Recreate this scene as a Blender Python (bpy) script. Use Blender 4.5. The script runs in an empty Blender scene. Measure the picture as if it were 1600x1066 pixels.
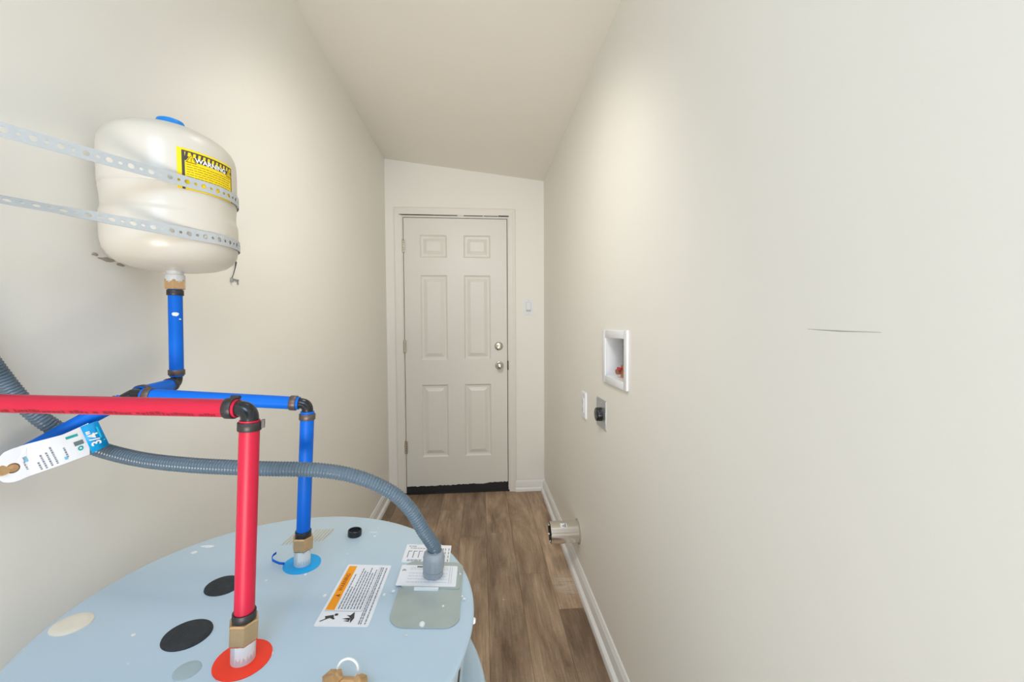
import bpy, bmesh, math, random
from mathutils import Vector, Matrix
from math import pi, sin, cos, radians as R_

# ------------------------------------------------------------------ clearing
for blk in (bpy.data.objects, bpy.data.meshes, bpy.data.materials, bpy.data.lights, bpy.data.cameras):
    for b in list(blk):
        blk.remove(b)
S = bpy.context.scene
COL = S.collection
random.seed(7)

# ------------------------------------------------------------------ camera
CAM_H = 1.2433
YAW, PITCH, ROLL, F_PX = 0.0804, 0.0348, -0.0047, 603.55
cam = bpy.data.cameras.new('camera')
cam.sensor_fit = 'HORIZONTAL'
cam.sensor_width = 36.0
cam.lens = F_PX * 36.0 / 1600.0
cam.clip_start = 0.02
cam_ob = bpy.data.objects.new('camera', cam)
COL.objects.link(cam_ob)
fwd = Vector((sin(YAW) * cos(PITCH), cos(YAW) * cos(PITCH), -sin(PITCH)))
rt0 = Vector((cos(YAW), -sin(YAW), 0))
up0 = rt0.cross(fwd)
rt = rt0 * cos(ROLL) + up0 * sin(ROLL)
up = up0 * cos(ROLL) - rt0 * sin(ROLL)
cam_ob.matrix_world = Matrix(((rt.x, up.x, -fwd.x, 0), (rt.y, up.y, -fwd.y, 0), (rt.z, up.z, -fwd.z, CAM_H), (0, 0, 0, 1)))
S.camera = cam_ob

# ------------------------------------------------------------------ world, lights, exposure
S.view_settings.view_transform = 'Standard'
S.view_settings.look = 'None'
S.view_settings.gamma = 1.0
S.view_settings.use_curve_mapping = False
S.view_settings.exposure = 0.0
W = bpy.data.worlds.new('world')
S.world = W
W.use_nodes = True
W.node_tree.nodes['Background'].inputs[0].default_value = (0.88, 0.95, 1.0, 1)
W.node_tree.nodes['Background'].inputs[1].default_value = 0.1

def area(name, loc, target, sx, sy, power, col, spread=180):
    l = bpy.data.lights.new(name, 'AREA')
    l.shape = 'RECTANGLE'
    l.size, l.size_y = sx, sy
    l.energy = power
    l.spread = R_(spread)
    l.color = col
    o = bpy.data.objects.new(name, l)
    COL.objects.link(o)
    o.location = loc
    d = (Vector(target) - Vector(loc)).normalized()
    o.rotation_euler = d.to_track_quat('-Z', 'Y').to_euler()
    return o
# unseen fill lights added: cool above and warm low behind the camera, warm overhead ahead
area('fill_cool_above', (-0.10, -1.0, 2.28), (-0.10, 1.0, 0.4), 0.8, 0.8, 23.0, (0.55, 0.745, 1.0))
area('fill_warm_low', (-0.10, -1.40, 0.35), (-0.10, 2.0, 2.2), 1.0, 0.6, 12.8, (1.0, 0.93, 0.85), 100)
area('fill_warm_front', (-0.10, 0.92, 2.26), (-0.10, 2.75, 0.0), 0.3, 0.5, 5.8, (1.0, 0.95, 0.875), 122)

# ------------------------------------------------------------------ materials
def lin(c):
    return tuple((x / 12.92 if x <= 0.04045 else ((x + 0.055) / 1.055) ** 2.4) for x in c)
def rgb(r, g, b):
    return lin((r / 255.0, g / 255.0, b / 255.0)) + (1.0,)
MATS = {}
def mat(name, col, rough=0.5, metal=0.0, noise=0.0, nscale=40.0, bump=0.0, bscale=200.0, spec=0.5, coat=0.0):
    if name in MATS:
        return MATS[name]
    m = bpy.data.materials.new(name)
    m.use_nodes = True
    nt = m.node_tree
    b = nt.nodes['Principled BSDF']
    b.inputs['Base Color'].default_value = col
    b.inputs['Roughness'].default_value = rough
    b.inputs['Metallic'].default_value = metal
    b.inputs['Specular IOR Level'].default_value = spec
    b.inputs['Coat Weight'].default_value = coat
    tc = nt.nodes.new('ShaderNodeTexCoord')
    if noise > 0:
        n = nt.nodes.new('ShaderNodeTexNoise')
        n.inputs['Scale'].default_value = nscale
        n.inputs['Detail'].default_value = 4
        nt.links.new(tc.outputs['Object'], n.inputs['Vector'])
        mx = nt.nodes.new('ShaderNodeMix')
        mx.data_type = 'RGBA'
        mx.inputs[6].default_value = tuple(c * (1 - noise) for c in col[:3]) + (1,)
        mx.inputs[7].default_value = tuple(min(1, c * (1 + noise)) for c in col[:3]) + (1,)
        nt.links.new(n.outputs['Fac'], mx.inputs[0])
        nt.links.new(mx.outputs[2], b.inputs['Base Color'])
    if bump > 0:
        n2 = nt.nodes.new('ShaderNodeTexNoise')
        n2.inputs['Scale'].default_value = bscale
        n2.inputs['Detail'].default_value = 3
        nt.links.new(tc.outputs['Object'], n2.inputs['Vector'])
        bp = nt.nodes.new('ShaderNodeBump')
        bp.inputs['Strength'].default_value = bump
        bp.inputs['Distance'].default_value = 0.002
        nt.links.new(n2.outputs['Fac'], bp.inputs['Height'])
        nt.links.new(bp.outputs['Normal'], b.inputs['Normal'])
    MATS[name] = m
    return m

M_WALL = mat('wall_paint', rgb(243, 240, 232), 0.6, noise=0.012, nscale=3, bump=0.05, bscale=160, spec=0.3)
M_CEIL = mat('ceiling_paint', rgb(242, 238, 229), 0.8, noise=0.012, nscale=3, bump=0.06, bscale=160, spec=0.2)
M_TRIM = mat('white_trim', rgb(236, 235, 232), 0.35, noise=0.01, nscale=8)
M_DOOR = mat('door_paint', rgb(228, 225, 216), 0.38, noise=0.01, nscale=5)
M_CASE = mat('casing_paint', rgb(233, 229, 220), 0.45, noise=0.01, nscale=6)
M_DARK = mat('gap_dark', rgb(30, 26, 22), 0.9, noise=0.1)
M_SWEEP = mat('black_sweep', rgb(32, 34, 37), 0.55, noise=0.35, nscale=60)
M_NICKEL = mat('satin_nickel', rgb(205, 198, 186), 0.22, 1.0, noise=0.05, nscale=200)
M_STEEL = mat('zinc_steel', rgb(206, 211, 216), 0.42, 1.0, noise=0.10, nscale=120)
M_STRAP = mat('galvanised_strap', rgb(198, 203, 206), 0.5, 0.35, noise=0.08, nscale=120)
M_PLATE = mat('galvanised_plate', rgb(178, 189, 186), 0.45, 0.35, noise=0.14, nscale=26)
M_PLASTIC = mat('white_plastic', rgb(236, 238, 240), 0.35, noise=0.005)
M_TANK = mat('cream_enamel', rgb(214, 208, 196), 0.32, noise=0.012, nscale=9, coat=0.1)
M_CAPBLUE = mat('blue_cap', rgb(0, 140, 232), 0.4, noise=0.02)
M_YELLOW = mat('yellow_label', rgb(255, 222, 10), 0.5, noise=0.02)
M_PRINT = mat('dark_print', rgb(70, 66, 62), 0.7, noise=0.1)
M_PRINTG = mat('grey_print', rgb(132, 138, 150), 0.7, noise=0.1)
M_PRINTW = mat('white_print', rgb(250, 250, 245), 0.6, noise=0.01)
M_PAPER = mat('white_paper', rgb(236, 238, 242), 0.55, noise=0.01)
M_ORANGE = mat('orange_label', rgb(255, 160, 0), 0.5, noise=0.02)
M_RED = mat('red_pex', rgb(200, 30, 62), 0.40, noise=0.05, nscale=60, spec=0.35)
M_REDPRINT = mat('dark_red_print', rgb(140, 10, 34), 0.6, noise=0.2, nscale=300)
M_BLUE = mat('blue_pex', rgb(0, 106, 216), 0.42, noise=0.05, nscale=60, spec=0.25)
M_BLACKP = mat('black_fitting', rgb(28, 31, 35), 0.22, noise=0.1)
M_CRIMP = mat('copper_crimp_dark', rgb(72, 70, 70), 0.42, 0.7, noise=0.3, nscale=90)
M_CRIMPB = mat('copper_crimp_brown', rgb(112, 98, 92), 0.42, 0.7, noise=0.3, nscale=90)
M_BRASS = mat('brass', rgb(208, 172, 128), 0.24, 0.7, noise=0.2, nscale=90)
M_GALV = mat('painted_nipple', rgb(214, 218, 222), 0.4, 0.25, noise=0.10, nscale=70)
M_DRIP = mat('white_paint_drip', rgb(238, 238, 236), 0.5, noise=0.02)
M_RINGR = mat('red_ring', rgb(255, 60, 30), 0.5, noise=0.02)
M_RINGB = mat('blue_ring', rgb(0, 168, 238), 0.5, noise=0.02)
M_FOAMB = mat('black_foam_plug', rgb(44, 48, 52), 0.75, noise=0.5, nscale=130, bump=0.5, bscale=260)
M_FOAMC = mat('cream_foam_plug', rgb(233, 226, 208), 0.8, noise=0.05, nscale=80, bump=0.3, bscale=200)
M_FAINT = mat('faint_plug', rgb(166, 186, 190), 0.5, noise=0.03)
M_CONDUIT = mat('grey_blue_conduit', rgb(90, 108, 122), 0.26, noise=0.05, nscale=50)
M_GLAND = mat('grey_gland', rgb(158, 166, 174), 0.4, noise=0.03)
M_TAN = mat('tan_print', rgb(196, 182, 150), 0.7, noise=0.1)
M_TAGBLUE = mat('tag_blue', rgb(0, 166, 238), 0.45, noise=0.01)
M_TEAL = mat('tag_teal', rgb(20, 168, 172), 0.5, noise=0.02)
M_TAGGREY = mat('tag_grey', rgb(104, 124, 128), 0.5, noise=0.02)
M_LTBLUE = mat('tag_light_blue', rgb(120, 190, 222), 0.5, noise=0.02)
M_BLACK = mat('black_plastic', rgb(24, 25, 28), 0.3, noise=0.1)
M_COPPER = mat('copper', rgb(206, 140, 112), 0.3, 0.8, noise=0.15, nscale=80)
M_REDH = mat('red_handle', rgb(190, 40, 60), 0.5, noise=0.05)
M_GREYP = mat('grey_pipe', rgb(150, 156, 156), 0.4, noise=0.05)
M_SCUFF = mat('grey_scuff', rgb(176, 172, 164), 0.8, noise=0.08, nscale=80)
M_PATCH = mat('torn_paint', rgb(176, 166, 150), 0.9, noise=0.2, nscale=120)
M_DUCT = mat('galvanised_duct', rgb(226, 221, 214), 0.17, 0.95, noise=0.06, nscale=30)
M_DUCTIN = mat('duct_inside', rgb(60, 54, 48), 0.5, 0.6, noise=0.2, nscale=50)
M_PAN = mat('drain_pan', rgb(150, 158, 164), 0.4, 0.6, noise=0.05)
M_BEZEL = mat('grey_plate_line', rgb(196, 198, 198), 0.5, noise=0.02)

def heater_material():
    m = bpy.data.materials.new('heater_enamel')
    m.use_nodes = True
    nt = m.node_tree
    b = nt.nodes['Principled BSDF']
    b.inputs['Roughness'].default_value = 0.32
    tc = nt.nodes.new('ShaderNodeTexCoord')
    n = nt.nodes.new('ShaderNodeTexNoise')
    n.inputs['Scale'].default_value = 7
    nt.links.new(tc.outputs['Object'], n.inputs['Vector'])
    mx = nt.nodes.new('ShaderNodeMix'); mx.data_type = 'RGBA'
    mx.inputs[6].default_value = rgb(184, 205, 219)
    mx.inputs[7].default_value = rgb(191, 211, 224)
    nt.links.new(n.outputs['Fac'], mx.inputs[0])
    # small dried paint specks
    v = nt.nodes.new('ShaderNodeTexVoronoi')
    v.inputs['Scale'].default_value = 42
    nt.links.new(tc.outputs['Object'], v.inputs['Vector'])
    n2 = nt.nodes.new('ShaderNodeTexNoise'); n2.inputs['Scale'].default_value = 6
    nt.links.new(tc.outputs['Object'], n2.inputs['Vector'])
    mr = nt.nodes.new('ShaderNodeMapRange')
    mr.inputs[1].default_value = 0.50; mr.inputs[2].default_value = 0.72
    mr.inputs[3].default_value = 0.0; mr.inputs[4].default_value = 0.13
    nt.links.new(n2.outputs['Fac'], mr.inputs[0])
    lt = nt.nodes.new('ShaderNodeMath'); lt.operation = 'LESS_THAN'
    nt.links.new(v.outputs['Distance'], lt.inputs[0])
    nt.links.new(mr.outputs[0], lt.inputs[1])
    ml = nt.nodes.new('ShaderNodeMath'); ml.operation = 'MULTIPLY'; ml.inputs[1].default_value = 0.75
    nt.links.new(lt.outputs[0], ml.inputs[0])
    mx2 = nt.nodes.new('ShaderNodeMix'); mx2.data_type = 'RGBA'
    mx2.inputs[7].default_value = rgb(222, 226, 224)
    nt.links.new(ml.outputs[0], mx2.inputs[0])
    nt.links.new(mx.outputs[2], mx2.inputs[6])
    nt.links.new(mx2.outputs[2], b.inputs['Base Color'])
    return m
M_HEATER = heater_material()

def plank_material():
    m = bpy.data.materials.new('vinyl_plank')
    m.use_nodes = True
    nt = m.node_tree; L = nt.links
    b = nt.nodes['Principled BSDF']
    b.inputs['Roughness'].default_value = 0.45
    b.inputs['Specular IOR Level'].default_value = 0.35
    geo = nt.nodes.new('ShaderNodeNewGeometry')
    oi = nt.nodes.new('ShaderNodeObjectInfo')
    off = nt.nodes.new('ShaderNodeVectorMath'); off.operation = 'SCALE'
    cmb = nt.nodes.new('ShaderNodeCombineXYZ')
    L.new(oi.outputs['Random'], cmb.inputs[0]); L.new(oi.outputs['Random'], cmb.inputs[1]); L.new(oi.outputs['Random'], cmb.inputs[2])
    L.new(cmb.outputs[0], off.inputs[0]); off.inputs['Scale'].default_value = 37.0
    add = nt.nodes.new('ShaderNodeVectorMath'); add.operation = 'ADD'
    L.new(geo.outputs['Position'], add.inputs[0]); L.new(off.outputs[0], add.inputs[1])
    def noise(sx, sy, scale, detail, rough=0.6, dist=0.0):
        mp = nt.nodes.new('ShaderNodeMapping'); mp.inputs['Scale'].default_value = (sx, sy, 1)
        L.new(add.outputs[0], mp.inputs[0])
        n = nt.nodes.new('ShaderNodeTexNoise'); n.inputs['Scale'].default_value = scale
        n.inputs['Detail'].default_value = detail; n.inputs['Roughness'].default_value = rough; n.inputs['Distortion'].default_value = dist
        L.new(mp.outputs[0], n.inputs['Vector'])
        return n
    broad = noise(1.0, 0.22, 9.0, 5, 0.6, 0.6)
    grain = noise(1.0, 0.035, 170.0, 5, 0.7)
    cross = noise(0.25, 1.0, 210.0, 3, 0.6)
    ramp = nt.nodes.new('ShaderNodeValToRGB')
    e = ramp.color_ramp.elements
    e[0].position = 0.28; e[0].color = rgb(110, 86, 66)
    e[1].position = 0.74; e[1].color = rgb(200, 172, 144)
    L.new(broad.outputs['Fac'], ramp.inputs[0])
    mg = nt.nodes.new('ShaderNodeMapRange'); mg.inputs[1].default_value = 0.3; mg.inputs[2].default_value = 0.7; mg.inputs[3].default_value = 0.72; mg.inputs[4].default_value = 1.20
    L.new(grain.outputs['Fac'], mg.inputs[0])
    mc = nt.nodes.new('ShaderNodeMapRange'); mc.inputs[1].default_value = 0.3; mc.inputs[2].default_value = 0.7; mc.inputs[3].default_value = 0.93; mc.inputs[4].default_value = 1.06
    L.new(cross.outputs['Fac'], mc.inputs[0])
    mo = nt.nodes.new('ShaderNodeMapRange'); mo.inputs[3].default_value = 0.70; mo.inputs[4].default_value = 1.20
    L.new(oi.outputs['Random'], mo.inputs[0])
    m1 = nt.nodes.new('ShaderNodeMath'); m1.operation = 'MULTIPLY'; L.new(mg.outputs[0], m1.inputs[0]); L.new(mc.outputs[0], m1.inputs[1])
    m2 = nt.nodes.new('ShaderNodeMath'); m2.operation = 'MULTIPLY'; L.new(m1.outputs[0], m2.inputs[0]); L.new(mo.outputs[0], m2.inputs[1])
    sc = nt.nodes.new('ShaderNodeVectorMath'); sc.operation = 'SCALE'
    L.new(ramp.outputs[0], sc.inputs[0]); L.new(m2.outputs[0], sc.inputs['Scale'])
    # white dust smeared by the right baseboard below the duct, and a few dust dots
    def smear(cx, cy, rx, ry, strength):
        sub = nt.nodes.new('ShaderNodeVectorMath'); sub.operation = 'SUBTRACT'; sub.inputs[1].default_value = (cx, cy, 0)
        L.new(geo.outputs['Position'], sub.inputs[0])
        dv = nt.nodes.new('ShaderNodeVectorMath'); dv.operation = 'MULTIPLY'; dv.inputs[1].default_value = (1 / rx, 1 / ry, 0)
        L.new(sub.outputs[0], dv.inputs[0])
        ln = nt.nodes.new('ShaderNodeVectorMath'); ln.operation = 'LENGTH'; L.new(dv.outputs[0], ln.inputs[0])
        r = nt.nodes.new('ShaderNodeMapRange'); r.inputs[1].default_value = 1.0; r.inputs[2].default_value = 0.2; r.inputs[3].default_value = 0.0; r.inputs[4].default_value = strength
        L.new(ln.outputs['Value'], r.inputs[0])
        return r
    st = noise(0.10, 1.0, 110.0, 4, 0.7)
    s1 = smear(0.40, 1.80, 0.075, 0.10, 0.75)
    s2 = smear(0.425, 2.33, 0.03, 0.06, 0.8)
    sa = nt.nodes.new('ShaderNodeMath'); sa.operation = 'MAXIMUM'; L.new(s1.outputs[0], sa.inputs[0]); L.new(s2.outputs[0], sa.inputs[1])
    rs = nt.nodes.new('ShaderNodeMapRange'); rs.inputs[1].default_value = 0.38; rs.inputs[2].default_value = 0.62
    L.new(st.outputs['Fac'], rs.inputs[0])
    sm = nt.nodes.new('ShaderNodeMath'); sm.operation = 'MULTIPLY'; L.new(sa.outputs[0], sm.inputs[0]); L.new(rs.outputs[0], sm.inputs[1])
    vo = nt.nodes.new('ShaderNodeTexVoronoi'); vo.inputs['Scale'].default_value = 9.0
    L.new(geo.outputs['Position'], vo.inputs['Vector'])
    vl = nt.nodes.new('ShaderNodeMath'); vl.operation = 'LESS_THAN'; vl.inputs[1].default_value = 0.03; L.new(vo.outputs['Distance'], vl.inputs[0])
    mxm = nt.nodes.new('ShaderNodeMath'); mxm.operation = 'MAXIMUM'; L.new(sm.outputs[0], mxm.inputs[0]); L.new(vl.outputs[0], mxm.inputs[1])
    mx = nt.nodes.new('ShaderNodeMix'); mx.data_type = 'RGBA'
    L.new(mxm.outputs[0], mx.inputs[0]); L.new(sc.outputs[0], mx.inputs[6]); mx.inputs[7].default_value = rgb(214, 204, 190)
    L.new(mx.outputs[2], b.inputs['Base Color'])
    bp = nt.nodes.new('ShaderNodeBump'); bp.inputs['Strength'].default_value = 0.25; bp.inputs['Distance'].default_value = 0.0008
    L.new(grain.outputs['Fac'], bp.inputs['Height']); L.new(bp.outputs['Normal'], b.inputs['Normal'])
    return m
M_PLANK = plank_material()

# ------------------------------------------------------------------ mesh helpers (all in world coordinates)
class MB:
    def __init__(s):
        s.v = []; s.f = []
    def face(s, pts):
        i = len(s.v); s.v += [tuple(p) for p in pts]; s.f.append(tuple(range(i, i + len(pts)))); return s
    def add(s, v, f):
        i = len(s.v); s.v += [tuple(p) for p in v]; s.f += [tuple(j + i for j in q) for q in f]; return s
    def box(s, x0, x1, y0, y1, z0, z1, bev=0.0):
        bm = bmesh.new()
        bmesh.ops.create_cube(bm, size=1)
        for v in bm.verts:
            v.co = Vector(((x0 + x1) / 2 + v.co.x * (x1 - x0), (y0 + y1) / 2 + v.co.y * (y1 - y0), (z0 + z1) / 2 + v.co.z * (z1 - z0)))
        if bev > 0:
            bmesh.ops.bevel(bm, geom=bm.edges[:], offset=bev, segments=2, affect='EDGES', profile=0.5)
        bm.verts.index_update()
        s.add([v.co.copy() for v in bm.verts], [[v.index for v in f.verts] for f in bm.faces])
        bm.free(); return s
    def lathe(s, prof, org, ax=(0, 0, 1), seg=48, closed=False):
        """prof: (radius, height along ax)"""
        ax = Vector(ax).normalized(); org = Vector(org)
        a = Vector((1, 0, 0)) if abs(ax.x) < 0.9 else Vector((0, 1, 0))
        e1 = (a - ax * a.dot(ax)).normalized(); e2 = ax.cross(e1)
        V = []; F = []; n = len(prof)
        for r, hh in prof:
            for k in range(seg):
                t = 2 * pi * k / seg
                V.append(org + ax * hh + (e1 * cos(t) + e2 * sin(t)) * max(r, 1e-5))
        for i in range(n if closed else n - 1):
            j = (i + 1) % n
            for k in range(seg):
                k2 = (k + 1) % seg
                F.append((i * seg + k, i * seg + k2, j * seg + k2, j * seg + k))
        if not closed:
            if prof[0][0] > 1e-4: F.append(tuple(reversed(range(seg))))
            if prof[-1][0] > 1e-4: F.append(tuple((n - 1) * seg + k for k in range(seg)))
        return s.add(V, F)
    def tube(s, pts, rad, seg=20, caps=True):
        pts = [Vector(p) for p in pts]; n = len(pts)
        rads = rad if isinstance(rad, (list, tuple)) else [rad] * n
        V = []; F = []; e1 = None
        for i in range(n):
            t = (pts[min(i + 1, n - 1)] - pts[max(i - 1, 0)]).normalized()
            if e1 is None:
                a = Vector((0, 0, 1)) if abs(t.z) < 0.9 else Vector((0, 1, 0))
                e1 = (a - t * a.dot(t)).normalized()
            else:
                e1 = (e1 - t * e1.dot(t)).normalized()
            e2 = t.cross(e1)
            for k in range(seg):
                q = 2 * pi * k / seg
                V.append(pts[i] + (e1 * cos(q) + e2 * sin(q)) * rads[i])
        for i in range(n - 1):
            for k in range(seg):
                k2 = (k + 1) % seg
                F.append((i * seg + k, i * seg + k2, (i + 1) * seg + k2, (i + 1) * seg + k))
        if caps:
            F.append(tuple(reversed(range(seg)))); F.append(tuple((n - 1) * seg + k for k in range(seg)))
        return s.add(V, F)
    def prism(s, poly, fn, w0, w1):
        """poly 2D counter-clockwise, fn(u, v, w) -> world"""
        n = len(poly)
        V = [fn(u, v, w0) for u, v in poly] + [fn(u, v, w1) for u, v in poly]
        F = [tuple(reversed(range(n))), tuple(range(n, 2 * n))]
        F += [(i, (i + 1) % n, n + (i + 1) % n, n + i) for i in range(n)]
        return s.add(V, F)
    def sheet(s, us, vs, fn):
        nu, nv = len(us), len(vs)
        V = [fn(u, v) for v in vs for u in us]
        F = [(j * nu + i, j * nu + i + 1, (j + 1) * nu + i + 1, (j + 1) * nu + i) for j in range(nv - 1) for i in range(nu - 1)]
        return s.add(V, F)
    def flat(s, polys, fn):
        for p in polys:
            s.face([fn(u, v) for u, v in p])
        return s

ORG = {}
def link(o, parent):
    COL.objects.link(o)
    if parent is not None:
        o.parent = parent
def part(name, mb, m, parent=None, smooth=40, label=None, kind=None, weld=True):
    """one mesh object; vertices arrive in world coordinates and are stored relative to the root thing"""
    root = parent
    while root is not None and root.parent is not None:
        root = root.parent
    me = bpy.data.meshes.new(name)
    if root is not None:
        org = ORG[root.name]
    else:
        xs = [v[0] for v in mb.v]; ys = [v[1] for v in mb.v]; zs = [v[2] for v in mb.v]
        org = Vector(((min(xs) + max(xs)) / 2, (min(ys) + max(ys)) / 2, min(zs)))
    me.from_pydata([tuple(Vector(v) - org) for v in mb.v], [], mb.f)
    bm = bmesh.new(); bm.from_mesh(me)
    if weld: bmesh.ops.remove_doubles(bm, verts=bm.verts, dist=2e-6)
    bmesh.ops.recalc_face_normals(bm, faces=bm.faces)
    bm.to_mesh(me); bm.free()
    me.materials.append(m)
    if smooth:
        me.polygons.foreach_set('use_smooth', [True] * len(me.polygons))
        me.set_sharp_from_angle(angle=R_(smooth))
    o = bpy.data.objects.new(name, me)
    link(o, parent)
    if root is None:
        o.location = org
        ORG[o.name] = org
    if label: o['label'] = label
    if kind: o['kind'] = kind
    if name == 'small_print': o['kind'] = 'stuff'
    return o
def thing(name, label, cat, loc, group=None):
    o = bpy.data.objects.new(name, None)
    o.empty_display_size = 0.05
    COL.objects.link(o); o.location = loc
    ORG[o.name] = Vector(loc)
    o['label'] = label; o['category'] = cat
    if group: o['group'] = group
    return o
def struct(name, mb, m, smooth=40):
    o = part(name, mb, m, None, smooth); o['kind'] = 'structure'; return o
def struct_empty(name, loc):
    o = bpy.data.objects.new(name, None); o.empty_display_size = 0.05
    COL.objects.link(o); o.location = loc; ORG[o.name] = Vector(loc); o['kind'] = 'structure'; return o

def text_polys(txt, size, align='CENTER', bold=0.0):
    cu = bpy.data.curves.new('t', 'FONT')
    cu.body = txt; cu.size = size; cu.align_x = align; cu.align_y = 'CENTER'; cu.resolution_u = 3; cu.offset = bold
    ob = bpy.data.objects.new('t', cu)
    COL.objects.link(ob)
    me = bpy.data.meshes.new_from_object(ob)
    polys = [[(me.vertices[i].co.x, me.vertices[i].co.y) for i in p.vertices] for p in me.polygons]
    bpy.data.objects.remove(ob); bpy.data.curves.remove(cu); bpy.data.meshes.remove(me)
    return polys
def rect(u0, u1, v0, v1):
    return [(u0, v0), (u1, v0), (u1, v1), (u0, v1)]
def rrect(u0, u1, v0, v1, r, n=5):
    if not isinstance(r, (list, tuple)): r = [r] * 4          # corners: ll, lr, ur, ul
    out = []
    for (cx, cy, a0), rr in zip(((u0, v0, pi), (u1, v0, 1.5 * pi), (u1, v1, 0), (u0, v1, 0.5 * pi)), r):
        sx = 1 if cx == u0 else -1; sy = 1 if cy == v0 else -1
        for k in range(n + 1):
            a = a0 + 0.5 * pi * k / n
            out.append((cx + sx * rr + rr * cos(a), cy + sy * rr + rr * sin(a)))
    return out
def dashes(u0, u1, v, hgt, rng, wmin=0.003, wmax=0.009, gap=0.0012):
    """a line of unreadable small print: runs of short dashes"""
    out = []; u = u0
    while u < u1 - wmin:
        w = min(rng.uniform(wmin, wmax), u1 - u)
        out.append(rect(u, u + w, v - hgt / 2, v + hgt / 2)); u += w + gap
    return out
def disc_poly(cx, cy, r, n=20, ry=None):
    ry = ry or r
    return [(cx + r * cos(2 * pi * k / n), cy + ry * sin(2 * pi * k / n)) for k in range(n)]

# ------------------------------------------------------------------ the room
XL, XR, D = -0.6854, 0.4763, 2.8923
CL, CR = 2.4646, 2.3335
Y0 = -1.55
T = 0.12
def ceil_z(x):
    return CL + (CR - CL) * (x - XL) / (XR - XL)

# floor: substrate with the vinyl planks as parts
fl = struct('floor', MB().box(XL - T, XR + T, Y0 - 0.3, D + 0.25, -0.06, -0.0045), M_DARK)
PW, PL = 0.155, 1.22
cols = [(-0.905, 0.3), (-0.75, 1.25), (-0.595, 2.05), (-0.44, 1.45), (-0.285, 2.62), (-0.13, 2.267), (0.025, 1.08), (0.18, 1.897), (0.335, 1.64)]
for cx, j0 in cols:
    y = j0 - 4 * PL
    while y < D + 0.02:
        ya, yb = max(y, Y0 - 0.25), min(y + PL, D + 0.02)
        xa, xb = max(cx, XL - 0.005), min(cx + PW, XR + 0.005)
        if yb - ya > 0.02 and xb - xa > 0.02:
            mb = MB()
            g, bv = 0.0003, 0.0008
            prof = [(xa + g, -0.004), (xa + g, -bv), (xa + g + bv, 0), (xb - g - bv, 0), (xb - g, -bv), (xb - g, -0.004)]
            n = len(prof)
            V = [(px, yy, pz) for yy in (ya + g, yb - g) for px, pz in prof]
            F = [tuple(range(n)), tuple(range(2 * n - 1, n - 1, -1))] + [(i, (i + 1) % n, n + (i + 1) % n, n + i) for i in range(n)]
            mb.add(V, F)
            part('plank', mb, M_PLANK, fl, smooth=0)
        y += PL

# left wall
lw = struct('wall_left', MB().box(XL - T, XL, Y0, D + 0.2, -0.06, CL + 0.06), M_WALL)
# torn paint behind the expansion tank
rng = random.Random(3)
mb = MB()
for cy, cz, ry, rz in ((0.775, 1.372, 0.018, 0.004), (0.80, 1.366, 0.010, 0.003), (0.752, 1.377, 0.007, 0.003)):
    pts = [(cy + ry * cos(2 * pi * k / 11) * rng.uniform(0.6, 1.1), cz + rz * sin(2 * pi * k / 11) * rng.uniform(0.5, 1.2)) for k in range(11)]
    part('torn_paint_mark', MB().prism(pts, lambda u, v, w: (XL + w, u, v), 0.0, 0.0008), M_PATCH, lw)

# right wall, with the hole for the washer box
BY0, BY1, BZ0, BZ1 = 1.236, 1.430, 1.058, 1.206
mb = MB()
ys = [Y0, BY0, BY1, D + 0.2]; zs = [-0.06, BZ0, BZ1, CR + 0.06]
for i in range(3):
    for j in range(3):
        if i == 1 and j == 1: continue
        mb.face([(XR, ys[i], zs[j]), (XR, ys[i + 1], zs[j]), (XR, ys[i + 1], zs[j + 1]), (XR, ys[i], zs[j + 1])])
        mb.face([(XR + T, ys[i], zs[j]), (XR + T, ys[i + 1], zs[j]), (XR + T, ys[i + 1], zs[j + 1]), (XR + T, ys[i], zs[j + 1])])
for ya, za, yb, zb in ((BY0, BZ0, BY1, BZ0), (BY1, BZ0, BY1, BZ1), (BY1, BZ1, BY0, BZ1), (BY0, BZ1, BY0, BZ0)):
    mb.face([(XR, ya, za), (XR, yb, zb), (XR + T, yb, zb), (XR + T, ya, za)])
E_ = [(Y0, -0.06), (D + 0.2, -0.06), (D + 0.2, CR + 0.06), (Y0, CR + 0.06)]
for k in range(4):
    (ya, za), (yb, zb) = E_[k], E_[(k + 1) % 4]
    mb.face([(XR, ya, za), (XR, yb, zb), (XR + T, yb, zb), (XR + T, ya, za)])
rw = struct('wall_right', mb, M_WALL, smooth=0)
mb = MB()
sc = [(0.424, 1.2355, 0.0004), (0.45, 1.2360, 0.0008), (0.48, 1.2366, 0.0016), (0.505, 1.2378, 0.0010), (0.528, 1.2392, 0.0004)]
poly = [(y, z - hh / 2) for y, z, hh in sc] + [(y, z + hh / 2) for y, z, hh in reversed(sc)]
mb.prism(poly, lambda u, v, w: (XR - w, u, v), 0.0, 0.0003)
part('scuff_mark', mb, M_SCUFF, rw)

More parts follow.
